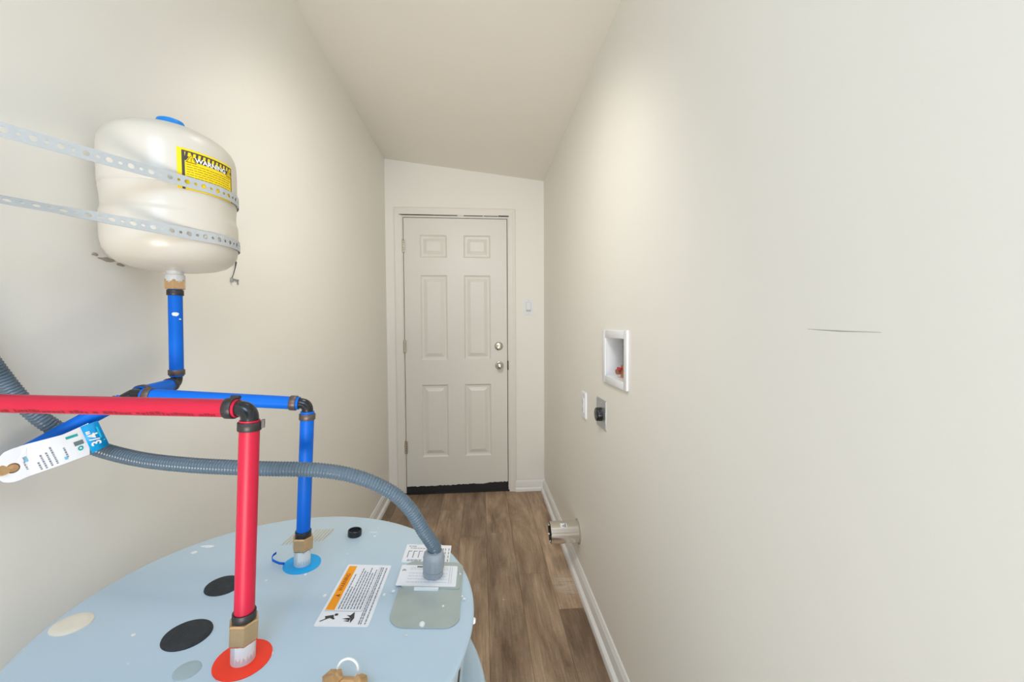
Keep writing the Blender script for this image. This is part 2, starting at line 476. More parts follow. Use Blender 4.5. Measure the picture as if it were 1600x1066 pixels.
# back wall with the door opening
OX0, OX1, OZ1 = -0.580, 0.222, 2.078
mb = MB()
def bw(x0, x1, z0, z1a, z1b):
    V = [(x0, D, z0), (x1, D, z0), (x1, D, z1b), (x0, D, z1a), (x0, D + T, z0), (x1, D + T, z0), (x1, D + T, z1b), (x0, D + T, z1a)]
    mb.add(V, [(0, 1, 2, 3), (5, 4, 7, 6), (4, 0, 3, 7), (1, 5, 6, 2), (3, 2, 6, 7), (4, 5, 1, 0)])
bw(XL - 0.02, OX0, -0.03, ceil_z(XL) + 0.02, ceil_z(OX0) + 0.02)
bw(OX1, XR + 0.02, -0.03, ceil_z(OX1) + 0.02, ceil_z(XR) + 0.02)
bw(OX0, OX1, OZ1, ceil_z(OX0) + 0.02, ceil_z(OX1) + 0.02)
struct('wall_back', mb, M_WALL, smooth=0)
# the ground and light outside stay behind the closed door: a dark sheet behind the leaf closes the opening
# ceiling, sloping down to the right
mb = MB()
x0, x1, y0, y1 = XL - 0.1, XR + 0.1, Y0, D + 0.2
V = [(x, y, ceil_z(x) + dz) for dz in (0, 0.1) for x, y in ((x0, y0), (x1, y0), (x1, y1), (x0, y1))]
mb.add(V, [(0, 1, 2, 3), (7, 6, 5, 4), (0, 4, 5, 1), (1, 5, 6, 2), (2, 6, 7, 3), (3, 7, 4, 0)])
struct('ceiling', mb, M_CEIL, smooth=0)
# front wall (behind the camera) with its wide opening
mb = MB()
mb.box(XL, -0.66, Y0 - 0.1, Y0, -0.05, 2.5)
mb.box(0.45, XR, Y0 - 0.1, Y0, -0.05, 2.4)
mb.box(-0.66, 0.45, Y0 - 0.1, Y0, 2.32, 2.5)
struct('wall_front', mb, M_WALL, smooth=0)

# baseboards (ogee profile with a shoe moulding)
BPROF = [(0, 0.0), (0.031, 0.0), (0.031, 0.010), (0.027, 0.020), (0.019, 0.026), (0.015, 0.028), (0.015, 0.058), (0.0125, 0.064), (0.0125, 0.069), (0.009, 0.074), (0.007, 0.082), (0.004, 0.086), (0, 0.086)]
def baseboard(name, a, b, n):
    a, b, n = Vector(a), Vector(b), Vector(n)
    k = len(BPROF)
    V = [p + n * d + Vector((0, 0, z)) for p in (a, b) for d, z in BPROF]
    F = [tuple(range(k)), tuple(range(2 * k - 1, k - 1, -1))] + [(i, (i + 1) % k, k + (i + 1) % k, k + i) for i in range(k)]
    return struct(name, MB().add(V, F), M_TRIM, 25)
baseboard('baseboard_left', (XL, Y0 + 0.01, 0), (XL, D, 0), (1, 0, 0))
baseboard('baseboard_right', (XR, Y0 + 0.01, 0), (XR, D, 0), (-1, 0, 0))
baseboard('baseboard_back', (0.256, D, 0), (XR - 0.006, D, 0), (0, -1, 0)).scale = (1, 0.5, 1)

# ------------------------------------------------------------------ door, frame and casing
DX0, DX1, DZ0, DZ1 = -0.557, 0.197, 0.016, 2.047
dr = struct_empty('door_1', ((DX0 + DX1) / 2, D, 0))
FY = D + 0.004                    # face of the leaf
panels = [(-0.443, -0.246, 1.759, 1.926), (-0.127, 0.074, 1.761, 1.927), (-0.438, -0.247, 1.006, 1.632), (-0.125, 0.075, 1.004, 1.632), (-0.434, -0.243, 0.280, 0.823), (-0.120, 0.075, 0.277, 0.819)]
mb = MB()
xs = sorted({DX0, DX1} | {-0.441, -0.245, -0.123, 0.075}); zs = sorted({DZ0, DZ1} | {0.279, 0.821, 1.005, 1.632, 1.760, 1.9265})
pan_cells = []
for i in range(len(xs) - 1):
    for j in range(len(zs) - 1):
        if i in (1, 3) and j in (1, 3, 5):
            pan_cells.append((xs[i], xs[i + 1], zs[j], zs[j + 1])); continue
        mb.face([(xs[i], FY, zs[j]), (xs[i + 1], FY, zs[j]), (xs[i + 1], FY, zs[j + 1]), (xs[i], FY, zs[j + 1])])
BK = FY + 0.042
mb.face([(DX0, BK, DZ0), (DX1, BK, DZ0), (DX1, BK, DZ1), (DX0, BK, DZ1)])
for (xa, za), (xb, zb) in (((DX0, DZ0), (DX1, DZ0)), ((DX1, DZ0), (DX1, DZ1)), ((DX1, DZ1), (DX0, DZ1)), ((DX0, DZ1), (DX0, DZ0))):
    mb.face([(xa, FY, za), (xb, FY, zb), (xb, BK, zb), (xa, BK, za)])
slab = part('door_leaf', mb, M_DOOR, dr, smooth=0)
for x0, x1, z0, z1 in pan_cells:     # pressed moulding: down, flat groove, up to a raised field
    mb = MB()
    steps = [(0, 0), (0.003, 0.0025), (0.010, 0.0095), (0.016, 0.0110), (0.026, 0.0105), (0.0275, 0.0085), (0.047, 0.0022), (0.049, 0.0010)]
    rings = [[(x0 + a, FY + d, z0 + a), (x1 - a, FY + d, z0 + a), (x1 - a, FY + d, z1 - a), (x0 + a, FY + d, z1 - a)] for a, d in steps]
    for r0, r1 in zip(rings, rings[1:]):
        for k in range(4):
            mb.face([r0[k], r0[(k + 1) % 4], r1[(k + 1) % 4], r1[k]])
    mb.face(rings[-1])
    part('panel', mb, M_DOOR, slab, smooth=25)
# jamb (set a little back) with a dark sheet behind the leaf to close the opening
mb = MB()
mb.box(OX0, DX0 - 0.004, D - 0.001, D + T, 0, OZ1)
mb.box(DX1 + 0.005, OX1, D - 0.001, D + T, 0, OZ1)
mb.box(DX0 - 0.004, DX1 + 0.005, D - 0.001, D + T, DZ1 + 0.004, OZ1)
part('jamb', mb, M_CASE, dr, smooth=0)
mb = MB().box(DX0 - 0.006, DX1 + 0.007, BK + 0.002, BK + 0.02, 0, DZ1 + 0.006)
part('dark_backing', mb, M_DARK, dr, smooth=0)
part('threshold', MB().box(OX0, OX1, D - 0.004, D + T, 0.0, 0.012, 0.003), M_SWEEP, dr)
# black sweep with a ragged painted edge
rng = random.Random(5)
n = 60
mb = MB(); top = []
for k in range(n + 1):
    x = DX0 + (DX1 - DX0) * k / n
    z = 0.058 + 0.010 * k / n + rng.uniform(-0.0035, 0.003) + (0.005 if k > 47 else 0)
    top.append((x, z))
for k in range(n):
    (xa, za), (xb, zb) = top[k], top[k + 1]
    mb.face([(xa, FY - 0.003, 0.013), (xb, FY - 0.003, 0.013), (xb, FY - 0.003, zb), (xa, FY - 0.003, za)])
    mb.face([(xa, FY - 0.003, za), (xb, FY - 0.003, zb), (xb, FY + 0.002, zb), (xa, FY + 0.002, za)])
mb.face([(DX0, FY - 0.003, 0.013), (DX0, FY - 0.003, top[0][1]), (DX0, FY + 0.002, top[0][1]), (DX0, FY + 0.002, 0.013)])
mb.face([(DX1, FY - 0.003, 0.013), (DX1, FY - 0.003, top[-1][1]), (DX1, FY + 0.002, top[-1][1]), (DX1, FY + 0.002, 0.013)])
part('door_sweep', mb, M_SWEEP, dr, smooth=0, label='black rubber sweep with ragged white paint along its top edge')
# hinges: leaf, knuckles
for hz in (1.839, 1.107, 0.357):
    hg = part('hinge', MB().box(DX0 - 0.015, DX0 + 0.010, D - 0.0035, D - 0.001, hz - 0.045, hz + 0.045), M_NICKEL, dr)
    mb = MB()
    for k in range(5):
        za = hz - 0.045 + k * 0.018
        mb.lathe([(0.0, 0), (0.0052, 0.0), (0.0056, 0.001), (0.0056, 0.0165), (0.0052, 0.0175), (0, 0.0175)], (DX0 - 0.002, D - 0.006, za), seg=12)
    mb.lathe([(0, 0), (0.0035, 0), (0.0062, 0.002), (0.0062, 0.004), (0, 0.005)], (DX0 - 0.002, D - 0.006, hz + 0.045), seg=12)
    part('knuckle', mb, M_NICKEL, hg)
# knob and deadbolt
kb = part('door_knob', MB().lathe([(0, 0.066), (0.012, 0.066), (0.020, 0.062), (0.0255, 0.053), (0.0265, 0.046), (0.024, 0.037), (0.016, 0.029), (0.011, 0.022), (0.011, 0.006), (0.0, 0.006)], (0.137, FY, 0.960), (0, -1, 0), 32), M_NICKEL, dr)
part('rose', MB().lathe([(0, 0.0), (0.032, 0.0), (0.032, 0.003), (0.029, 0.007), (0.018, 0.009), (0, 0.009)], (0.137, FY, 0.960), (0, -1, 0), 32), M_NICKEL, kb)
part('button', MB().lathe([(0, 0.0655), (0.006, 0.0655), (0.006, 0.069), (0.005, 0.070), (0, 0.070)], (0.137, FY, 0.960), (0, -1, 0), 16), M_NICKEL, kb)
db = part('deadbolt', MB().lathe([(0, 0.0), (0.032, 0.0), (0.032, 0.003), (0.028, 0.010), (0.021, 0.013), (0, 0.013)], (0.133, FY, 1.104), (0, -1, 0), 32), M_NICKEL, dr)
def tt(u, v, w):
    c, s = cos(R_(62)), sin(R_(62))
    return (0.133 + u * c - v * s, FY - w, 1.104 + u * s + v * c)
part('thumb_turn', MB().prism(rrect(-0.017, 0.017, -0.0045, 0.0045, 0.003, 3), tt, 0.012, 0.026), M_NICKEL, db)
# dark box at the strike, the latch gap's shade put into its colour
part('latch_gap', MB().box(DX1 + 0.001, DX1 + 0.008, D - 0.0035, D - 0.0005, 0.925, 0.995), M_DARK, dr, label='dark latch gap beside the knob')

# casing
cs = struct_empty('trim_1', ((DX0 + DX1) / 2, D, 0))
def casing_piece(name, p0, p1, inward):
    """mitred casing: profile across width w from the inner edge outwards"""
    prof = [(0.0, 0.0), (0.0, 0.007), (0.004, 0.009), (0.020, 0.0105), (0.036, 0.012), (0.043, 0.015), (0.048, 0.015), (0.051, 0.011), (0.051, 0.0)]
    p0, p1, inward = Vector(p0), Vector(p1), Vector(inward)
    along = (p1 - p0).normalized()
    V = []
    for p, sgn, mitre in ((p0, -1, name == 'head_casing'), (p1, 1, True)):
        for w, d in prof:
            V.append(p - inward * w + along * (sgn * w if mitre else 0) + Vector((0, -d, 0)))
    k = len(prof)
    F = [tuple(range(k)), tuple(range(2 * k - 1, k - 1, -1))] + [(i, (i + 1) % k, k + (i + 1) % k, k + i) for i in range(k)]
    return part(name, MB().add(V, F), M_CASE, cs, smooth=25)
CX0, CX1, CZ1 = -0.569, 0.209, 2.068
casing_piece('side_casing', (CX0, D, 0), (CX0, D, CZ1), (1, 0, 0))
casing_piece('side_casing', (CX1, D, 0), (CX1, D, CZ1), (-1, 0, 0))
casing_piece('head_casing', (CX0, D, CZ1), (CX1, D, CZ1), (0, 0, -1))
# cracked caulk line under the head casing
rng = random.Random(9)
mb = MB()
for xa, xb, hh in ((-0.585, -0.34, 0.004), (-0.34, -0.165, 0.003), (-0.12, 0.02, 0.0025), (0.03, 0.13, 0.002), (0.135, 0.212, 0.0055)):
    part('caulk_crack', MB().box(xa, xb, D - 0.0112, D - 0.004, CZ1 - 0.0035, CZ1 - 0.0035 + hh), M_DARK, cs, smooth=0, label='dark cracked caulk line under the head casing')

# ------------------------------------------------------------------ light switch on the back wall
sw = thing('light_switch', 'white light switch plate on the back wall right of the door', 'switch', (0.358, D, 1.337))
def bwf(u, v, w): return (0.358 + u, D - w, 1.397 + v)
pl = part('cover_plate', MB().prism(rrect(-0.037, 0.037, -0.060, 0.060, 0.003, 3), bwf, 0, 0.004).prism(rrect(-0.034, 0.034, -0.057, 0.057, 0.003, 3), bwf, 0.004, 0.006), M_PLASTIC, sw)
part('bezel', MB().prism(rect(-0.0185, 0.0185, -0.0355, 0.0355), bwf, 0.006, 0.0066), M_BEZEL, pl)
rk = part('rocker', MB().add([bwf(*p) for p in ((-0.0165, -0.0335, 0.0060), (0.0165, -0.0335, 0.0060), (0.0165, 0.0, 0.0075), (-0.0165, 0.0, 0.0075), (-0.0165, 0.0335, 0.0105), (0.0165, 0.0335, 0.0105), (0.0165, 0.0335, 0.006), (-0.0165, 0.0335, 0.006))],
     [(0, 1, 2, 3), (3, 2, 5, 4), (4, 5, 6, 7)]), M_PLASTIC, sw, smooth=0)
for v in (0.048, -0.048):
    part('screw', MB().lathe([(0, 0), (0.0032, 0), (0.0032, 0.001), (0, 0.0016)], bwf(0, v, 0.006), (0, -1, 0), 12), M_BEZEL, pl)

# ------------------------------------------------------------------ right wall fittings
# washer box
wb = thing('washer_outlet_box', 'white recessed washing machine water box in the right wall', 'outlet box', (XR, 1.34, 1.035))
mb = MB()
fo = (1.211, 1.463, 1.034, 1.232)
for (a0, a1, c0, c1, d) in ((fo[0], BY0 + 0.002, fo[2], fo[3], 0), (BY1 - 0.002, fo[1], fo[2], fo[3], 0), (BY0, BY1, fo[2], BZ0 + 0.002, 0), (BY0, BY1, BZ1 - 0.002, fo[3], 0)):
    mb.box(XR - 0.008, XR, a0, a1, c0, c1, 0.002)
part('face_frame', mb, M_PLASTIC, wb)
DP = 0.088
mb = MB()
e = 0.001
for pts in ([(XR + DP, BY0 + e, BZ0 + e), (XR + DP, BY1 - e, BZ0 + e), (XR + DP, BY1 - e, BZ1 - e), (XR + DP, BY0 + e, BZ1 - e)],
            [(XR - .006, BY0 + e, BZ0 + e), (XR - .006, BY1 - e, BZ0 + e), (XR + DP, BY1 - e, BZ0 + e), (XR + DP, BY0 + e, BZ0 + e)],
            [(XR - .006, BY0 + e, BZ1 - e), (XR - .006, BY1 - e, BZ1 - e), (XR + DP, BY1 - e, BZ1 - e), (XR + DP, BY0 + e, BZ1 - e)],
            [(XR - .006, BY0 + e, BZ0 + e), (XR - .006, BY0 + e, BZ1 - e), (XR + DP, BY0 + e, BZ1 - e), (XR + DP, BY0 + e, BZ0 + e)],
            [(XR - .006, BY1 - e, BZ0 + e), (XR - .006, BY1 - e, BZ1 - e), (XR + DP, BY1 - e, BZ1 - e), (XR + DP, BY1 - e, BZ0 + e)]):
    mb.face(pts)
part('box_liner', mb, M_PLASTIC, wb, smooth=0)
for k, vy in enumerate((1.378, 1.290)):
    vx = XR + 0.046
    vl = part('valve', MB().lathe([(0, 0), (0.011, 0), (0.011, 0.012), (0.016, 0.014), (0.016, 0.034), (0.011, 0.036), (0.011, 0.044), (0, 0.044)], (vx, vy, BZ0 + e), seg=20), M_COPPER, wb)
    part('hose_port', MB().lathe([(0, 0), (0.0125, 0), (0.0125, 0.014), (0.0105, 0.016), (0.0105, 0.030), (0, 0.030)], (vx, vy, BZ0 + 0.026), (-1, -0.3, -0.15), 18), M_COPPER, vl)
    part('arrestor', MB().lathe([(0, 0), (0.009, 0), (0.0105, 0.004), (0.0105, 0.072), (0.006, 0.080), (0, 0.080)], (vx + 0.005, vy - 0.004, BZ0 + 0.045), seg=20), M_GREYP, wb)
    part('valve_handle', MB().prism(rrect(-0.016, 0.016, -0.005, 0.005, 0.004, 3), lambda u, v, w: (vx - 0.020 - w, vy - 0.020 + u, BZ0 + 0.034 + v), 0, 0.007), M_REDH, vl)

# decorator receptacle, white
oc = thing('wall_outlet', 'white electrical outlet plate low on the right wall left of the dryer outlet', 'outlet', (XR, 1.744, 0.824))
def rwf(cy, cz):
    return lambda u, v, w: (XR - w, cy - u, cz + v)
f_ = rwf(1.744, 0.884)
pl = part('cover_plate', MB().prism(rrect(-0.037, 0.037, -0.060, 0.060, 0.003, 3), f_, 0, 0.005).prism(rrect(-0.034, 0.034, -0.057, 0.057, 0.003, 3), f_, 0.005, 0.007), M_PLASTIC, oc)
part('receptacle', MB().prism(rrect(-0.0165, 0.0165, -0.0335, 0.0335, 0.002, 2), f_, 0.006, 0.0095), M_PLASTIC, oc)
for cv in (0.018, -0.018):
    mb = MB()
    mb.prism(rect(-0.008, -0.0062, cv - 0.004, cv + 0.004), f_, 0.0094, 0.0098).prism(rect(0.0055, 0.0078, cv - 0.004, cv + 0.004), f_, 0.0094, 0.0098)
    mb.prism(disc_poly(0, cv - 0.009, 0.0026, 10), f_, 0.0094, 0.0098)
    sl_ = part('slots', mb, M_GREYP, oc); sl_['kind'] = 'stuff'
for v in (0.048, -0.048):
    part('screw', MB().lathe([(0, 0), (0.0032, 0), (0.0032, 0.001), (0, 0.0016)], f_(0, v, 0.007), (-1, 0, 0), 12), M_BEZEL, pl)

# dryer receptacle: steel plate with a round black socket
dy = thing('dryer_outlet', 'round black dryer outlet on a square steel plate on the right wall', 'outlet', (XR, 1.490, 0.842))
f_ = rwf(1.490, 0.901)
part('steel_plate', MB().prism(rrect(-0.060, 0.060, -0.058, 0.058, 0.004, 3), f_, 0, 0.0012).prism(rrect(-0.0575, 0.0575, -0.0555, 0.0555, 0.004, 3), f_, 0.0012, 0.004), M_STEEL, dy)
so = part('socket', MB().lathe([(0, 0.0), (0.0270, 0.0), (0.0270, 0.016), (0.0255, 0.019), (0.0235, 0.020), (0, 0.020)], f_(0, -0.003, 0.004), (-1, 0, 0), 32), M_BLACK, dy)
for a in (90, 210, 330):
    ca, sa = cos(R_(a)), sin(R_(a))
    fx = lambda u, v, w: f_(0.012 * ca + u * sa + v * ca, -0.003 + 0.012 * sa - u * ca + v * sa, w)
    part('slot', MB().prism(rect(-0.001, 0.001, -0.006, 0.006), fx, 0.0238, 0.0243), M_GREYP, so)
for v in (0.042, -0.042):
    part('screw', MB().lathe([(0, 0), (0.0035, 0), (0.0035, 0.001), (0, 0.0017)], f_(0, v, 0.004), (-1, 0, 0), 12), M_STEEL, dy)

# dryer duct stub
DC = Vector((XR, 1.864, 0.224))
dv = thing('dryer_duct', 'short galvanised dryer duct stub sticking out of the right wall above the baseboard', 'duct', DC)
part('duct_tube', MB().lathe([(0.0515, 0.0), (0.0515, 0.142), (0.0505, 0.1425), (0.0505, 0.0)], DC, (-1, 0, 0), 40, closed=True), M_DUCT, dv)
part('inside_shade', MB().lathe([(0.0504, 0.002), (0.0504, 0.140), (0.0496, 0.140), (0.0496, 0.002)], DC, (-1, 0, 0), 40, closed=True).lathe([(0, 0.003), (0.0496, 0.003), (0.0496, 0.0035), (0, 0.0035)], DC, (-1, 0, 0), 40), M_DUCTIN, dv, label='dark inside of the duct')  # dark sleeve, the shade inside the duct put into its colour
part('wall_collar', MB().lathe([(0.0517, 0.0), (0.0600, 0.0), (0.0600, 0.0015), (0.0525, 0.004), (0.0517, 0.006)], DC, (-1, 0, 0), 40, closed=True), M_PATCH, dv, label='ragged cut edge of wall around the duct')
mb = MB()
def dcy(u, v, w):     # u along the duct, v angle around
    return (XR - u, DC.y - (0.0517 + w) * cos(v), DC.z + (0.0517 + w) * sin(v))
mb.sheet([0.062, 0.078, 0.094], [R_(50), R_(58), R_(66), R_(76)], lambda u, v: dcy(u, v, 0.0003))
st = part('sticker', mb, M_PAPER, dv)
mb = MB()
for u0, v0 in ((0.066, 52), (0.066, 60), (0.073, 52), (0.073, 60), (0.080, 56), (0.066, 67)):
    mb.sheet([u0, u0 + 0.005], [R_(v0), R_(v0 + 3), R_(v0 + 6)], lambda u, v: dcy(u, v, 0.0006))
part('print', mb, M_PRINT, st)
# snapped male tabs inside the open end
for a in (100, 160, 215, 262):
    c, s = cos(R_(a)), sin(R_(a))
    mb = MB().box(XR - 0.1415, XR - 0.125, DC.y - 0.047 * c - 0.004, DC.y - 0.047 * c + 0.004, DC.z + 0.047 * s - 0.004, DC.z + 0.047 * s + 0.004, 0.001)
    part('joint_tab', mb, M_DUCT, dv)

# ------------------------------------------------------------------ water heater
N = Vector((0.0821, 0.0074, 1)).normalized()
C = Vector((-0.298, 0.592, 0.826))
HR = 0.285
def top(x, y, w=0.0):
    """point over the tilted top at plan position x, y, raised w along its normal"""
    z = C.z - ((x - C.x) * N.x + (y - C.y) * N.y) / N.z
    return Vector((x, y, z)) + N * w
EX = (Vector((1, 0, 0)) - N * N.x).normalized()
EY = N.cross(EX)

wh = thing('water_heater', 'squat blue grey electric water heater with red and blue pipes on its round top', 'water heater', (-0.318, 0.59, 0.012))
SEG = 128
def ring(c, n, r, seg=SEG):
    n = Vector(n).normalized(); e1 = (Vector((1, 0, 0)) - n * n.x).normalized(); e2 = n.cross(e1)
    return [Vector(c) + (e1 * cos(2 * pi * k / seg) + e2 * sin(2 * pi * k / seg)) * r for k in range(seg)]
def loft(rings, cap0=True, cap1=True):
    mb = MB(); n = len(rings[0]); V = [p for r in rings for p in r]; F = []
    for i in range(len(rings) - 1):
        for k in range(n):
            k2 = (k + 1) % n
            F.append((i * n + k, i * n + k2, (i + 1) * n + k2, (i + 1) * n + k))
    if cap0: F.append(tuple(reversed(range(n))))
    if cap1: F.append(tuple((len(rings) - 1) * n + k for k in range(n)))
    return mb.add(V, F)
# lower jacket: broad shoulder, vertical side
NZ = Vector((0, 0, 1))
def mixn(t): return (N * (1 - t) + NZ * t)
jk = [ring(C - N * 0.150, N, 0.262), ring(C - N * 0.150, N, 0.309), ring(C - N * 0.151, N, 0.314), ring(C - N * 0.156, N, 0.3185), ring(C - N * 0.165, N, 0.3195),
      ring(Vector((-0.315, 0.59, 0.50)), mixn(0.4), 0.320), ring(Vector((-0.318, 0.59, 0.10)), mixn(0.95), 0.320), ring(Vector((-0.318, 0.59, 0.022)), NZ, 0.320), ring(Vector((-0.318, 0.59, 0.014)), NZ, 0.312)]
part('jacket', loft(jk), M_HEATER, wh)
# top cap with rolled rim and a skirt
cp = [ring(C - N * 0.1485, N, 0.2735), ring(C - N * 0.09, N, 0.2750), ring(C - N * 0.028, N, 0.2775), ring(C - N * 0.026, N, 0.2795), ring(C - N * 0.014, N, 0.2835), ring(C - N * 0.007, N, 0.2855), ring(C - N * 0.003, N, 0.2850), ring(C - N * 0.0008, N, 0.2825), ring(C, N, 0.279)]
capo = part('top_cap', loft(cp), M_HEATER, wh)
# skirt seam, screw on the rim
sa = R_(-13)
def skirt(ang, hgt, rad): return C + (EX * cos(ang) + EY * sin(ang)) * rad - N * hgt
mb = MB()
for k, a in enumerate((R_(-15),)):
    for h0, h1, w in ((0.03, 0.148, 0.004),):
        P = [skirt(a + da, hh, rr) for hh in (h0, h1) for da in (0, w / 0.28) for rr in (0.2745, 0.2785)]
        mb.add(P, [(0, 1, 3, 2), (4, 6, 7, 5), (0, 4, 5, 1), (2, 3, 7, 6), (1, 5, 7, 3), (0, 2, 6, 4)])
part('skirt_seam', mb, M_CRIMP, capo, label='dark vertical seam in the sheet metal skirt')
part('rim_screw', MB().lathe([(0, 0), (0.0045, 0), (0.0045, 0.003), (0.003, 0.005), (0, 0.005)], skirt(sa + R_(11), 0.010, 0.2835), EX * cos(sa + R_(11)) + EY * sin(sa + R_(11)), 14), M_DRIP, capo, label='white painted screw in the rim')

def on_top(name, poly, w0, w1, m, parent, label=None, smooth=30, bev=0):
    return part(name, MB().prism(poly, top, w0, w1), m, parent, smooth, label)
def dome(name, x, y, r, hh, m, label, ry=None):
    mb = MB()
    n = 36
    rings = []
    for rr, w in ((1.0, 0.0), (0.985, hh * 0.6), (0.93, hh), (0.5, hh * 1.05)):
        rings.append([top(x + r * rr * cos(2 * pi * k / n), y + (ry or r) * rr * sin(2 * pi * k / n), w) for k in range(n)])
    V = [p for q in rings for p in q]; F = []
    for i in range(3):
        for k in range(n):
            F.append((i * n + k, i * n + (k + 1) % n, (i + 1) * n + (k + 1) % n, (i + 1) * n + k))
    F.append(tuple(3 * n + k for k in range(n)))
    return part(name, mb.add(V, F), m, wh, 40, label)
dome('foam_plug', -0.411, 0.635, 0.0245, 0.0025, M_FOAMB, 'black plug behind the red pipe')
dome('foam_plug', -0.394, 0.536, 0.0275, 0.0025, M_FOAMB, 'black plug left of the red pipe')
dome('foam_plug', -0.551, 0.552, 0.021, 0.002, M_FOAMC, 'cream plug near the left rim')
dome('foam_plug', -0.356, 0.482, 0.014, 0.0008, M_FAINT, 'small grey blue plug near the front')

# coloured rings round the two nipples
def annulus(name, x, y, r0, r1, m, label):
    mb = MB(); n = 40
    V = [top(x + r * cos(2 * pi * k / n), y + r * sin(2 * pi * k / n), w) for r, w in ((r0, 0.0), (r0, 0.0012), (r1, 0.0012), (r1, 0.0)) for k in range(n)]
    F = [(i * n + k, i * n + (k + 1) % n, ((i + 1) % 4) * n + (k + 1) % n, ((i + 1) % 4) * n + k) for i in range(3) for k in range(n)]
    return part(name, mb.add(V, F), m, wh, 40, label)
HOT = Vector((-0.3015, 0.498, 0)); HOT = top(HOT.x, HOT.y)
COLD = top(-0.318, 0.697)
annulus('ring_disc', HOT.x, HOT.y, 0.0128, 0.0315, M_RINGR, 'orange red ring disc at the hot outlet')
br = annulus('ring_disc', COLD.x, COLD.y, 0.0128, 0.0300, M_RINGB, 'bright blue ring disc at the cold inlet')
# curled offcut of the blue ring
pts = [top(*p) for p in ((-0.345, 0.690, 0.002), (-0.353, 0.689, 0.003), (-0.362, 0.692, 0.004), (-0.3685, 0.696, 0.004), (-0.3725, 0.702, 0.005), (-0.3735, 0.708, 0.006), (-0.3700, 0.712, 0.008))]
mb = MB(); V = []
for k, p in enumerate(pts):
    V += [p, p + N * 0.004]
mb.add(V, [(2 * k, 2 * k + 2, 2 * k + 3, 2 * k + 1) for k in range(len(pts) - 1)])
cu = part('curled_tail', mb, M_BLUE, br, 60, 'curled blue tail of the ring disc')
cu.modifiers.new('thick', 'SOLIDIFY').thickness = 0.001

# galvanised nipples
PX = Vector((0.050, 0.005, 1)).normalized()      # lean of the risers
for B in (HOT, COLD):
    npl = part('pipe_nipple', MB().lathe([(0, -0.002), (0.0134, -0.002), (0.0134, 0.022), (0.0127, 0.026), (0.0127, 0.036), (0, 0.036)], B, PX, 28), M_GALV, wh)
    rng = random.Random(11 if B is HOT else 4)
    for k in range(2):
        mb = MB()
        a0 = R_(-100 + 45 * k); nn = 8
        lo, hi = [], []
        for i in range(nn + 1):
            a = a0 + R_(52) * i / nn
            lo.append((a, 0.003 + 0.010 * abs(sin(i * 1.9 + k)))); hi.append((a, 0.0285 - 0.004 * rng.random()))
        def cyl(a, hh, rr=0.0138):
            e1 = (Vector((1, 0, 0)) - PX * PX.x).normalized(); e2 = PX.cross(e1)
            return B + PX * hh + (e1 * cos(a) + e2 * sin(a)) * rr
        for i in range(nn):
            mb.face([cyl(*lo[i]), cyl(*lo[i + 1]), cyl(*hi[i + 1]), cyl(*hi[i])])
        part('paint_drip', mb, M_DRIP, npl, 60, 'white paint drip on the nipple')

# loose white paint on the top cap
rng = random.Random(21)
for x, y, rx, ry in ((-0.505, 0.742, 0.013, 0.004), (-0.515, 0.722, 0.005, 0.004), (-0.300, 0.668, 0.0022, 0.003), (-0.158, 0.622, 0.0022, 0.003), (-0.2485, 0.617, 0.0028, 0.0036), (-0.294, 0.707, 0.002, 0.002), (-0.219, 0.795, 0.0025, 0.003), (-0.46, 0.535, 0.003, 0.002), (-0.354, 0.650, 0.002, 0.002), (-0.272, 0.507, 0.002, 0.003), (-0.225, 0.81, 0.009, 0.0012)):
    pts = [(x + rx * cos(2 * pi * k / 12) * rng.uniform(0.75, 1.15), y + ry * sin(2 * pi * k / 12) * rng.uniform(0.75, 1.15)) for k in range(12)]
    on_top('paint_spot', pts, 0.0, 0.0007, M_DRIP, capo)

# warning label with the orange bar: text runs away from the camera, its top to the left
LX0, LX1, LY0, LY1 = -0.2395, -0.1640, 0.5535, 0.6985
lab = on_top('warning_label', rrect(LX0, LX1, LY0, LY1, 0.002, 2), 0.0, 0.0006, M_PAPER, wh, 'white label with an orange warning bar, two pictograms and small print')
def lt(u, v, w=0.0009):       # u along the text (away), v up the text (towards -X)
    return top(LX0 + (0.0755 - v), LY0 + u, w)
part('orange_bar', MB().flat([rect(0.032, 0.140, 0.0585, 0.0715)], lambda u, v: lt(u, v, 0.0008)), M_ORANGE, lab)
rng = random.Random(2)
mb = MB()
mb.flat([[(0.060, 0.0615), (0.0665, 0.0615), (0.06325, 0.0685)]], lambda u, v: lt(u, v, 0.0011))
mb.flat([[(u + 0.0965, v + 0.065) for u, v in p] for p in text_polys('WARNING', 0.0092, bold=0.0001)], lambda u, v: lt(u, v, 0.0011))
part('lettering', mb, mat('brown_print', rgb(168, 84, 10), 0.6, noise=0.1), lab)
mb = MB()
for k, (v, a, b) in enumerate(((0.0535, 0.034, 0.118), (0.0490, 0.034, 0.085), (0.0445, 0.034, 0.134), (0.0400, 0.034, 0.128), (0.0355, 0.034, 0.124), (0.0310, 0.034, 0.136), (0.0265, 0.034, 0.122), (0.0220, 0.034, 0.134), (0.0150, 0.004, 0.141), (0.0120, 0.004, 0.141), (0.0062, 0.004, 0.139))):
    mb.flat(dashes(a, b, v, 0.0018, rng), lambda u, v: lt(u, v))
mb.flat([rect(0.0295, 0.0300, 0.018, 0.072), rect(0.0295, 0.140, 0.0178, 0.0182)], lambda u, v: lt(u, v))
part('small_print', mb, M_PRINTG, lab)
mb = MB()   # figure by a spurt of steam, and a flame sign
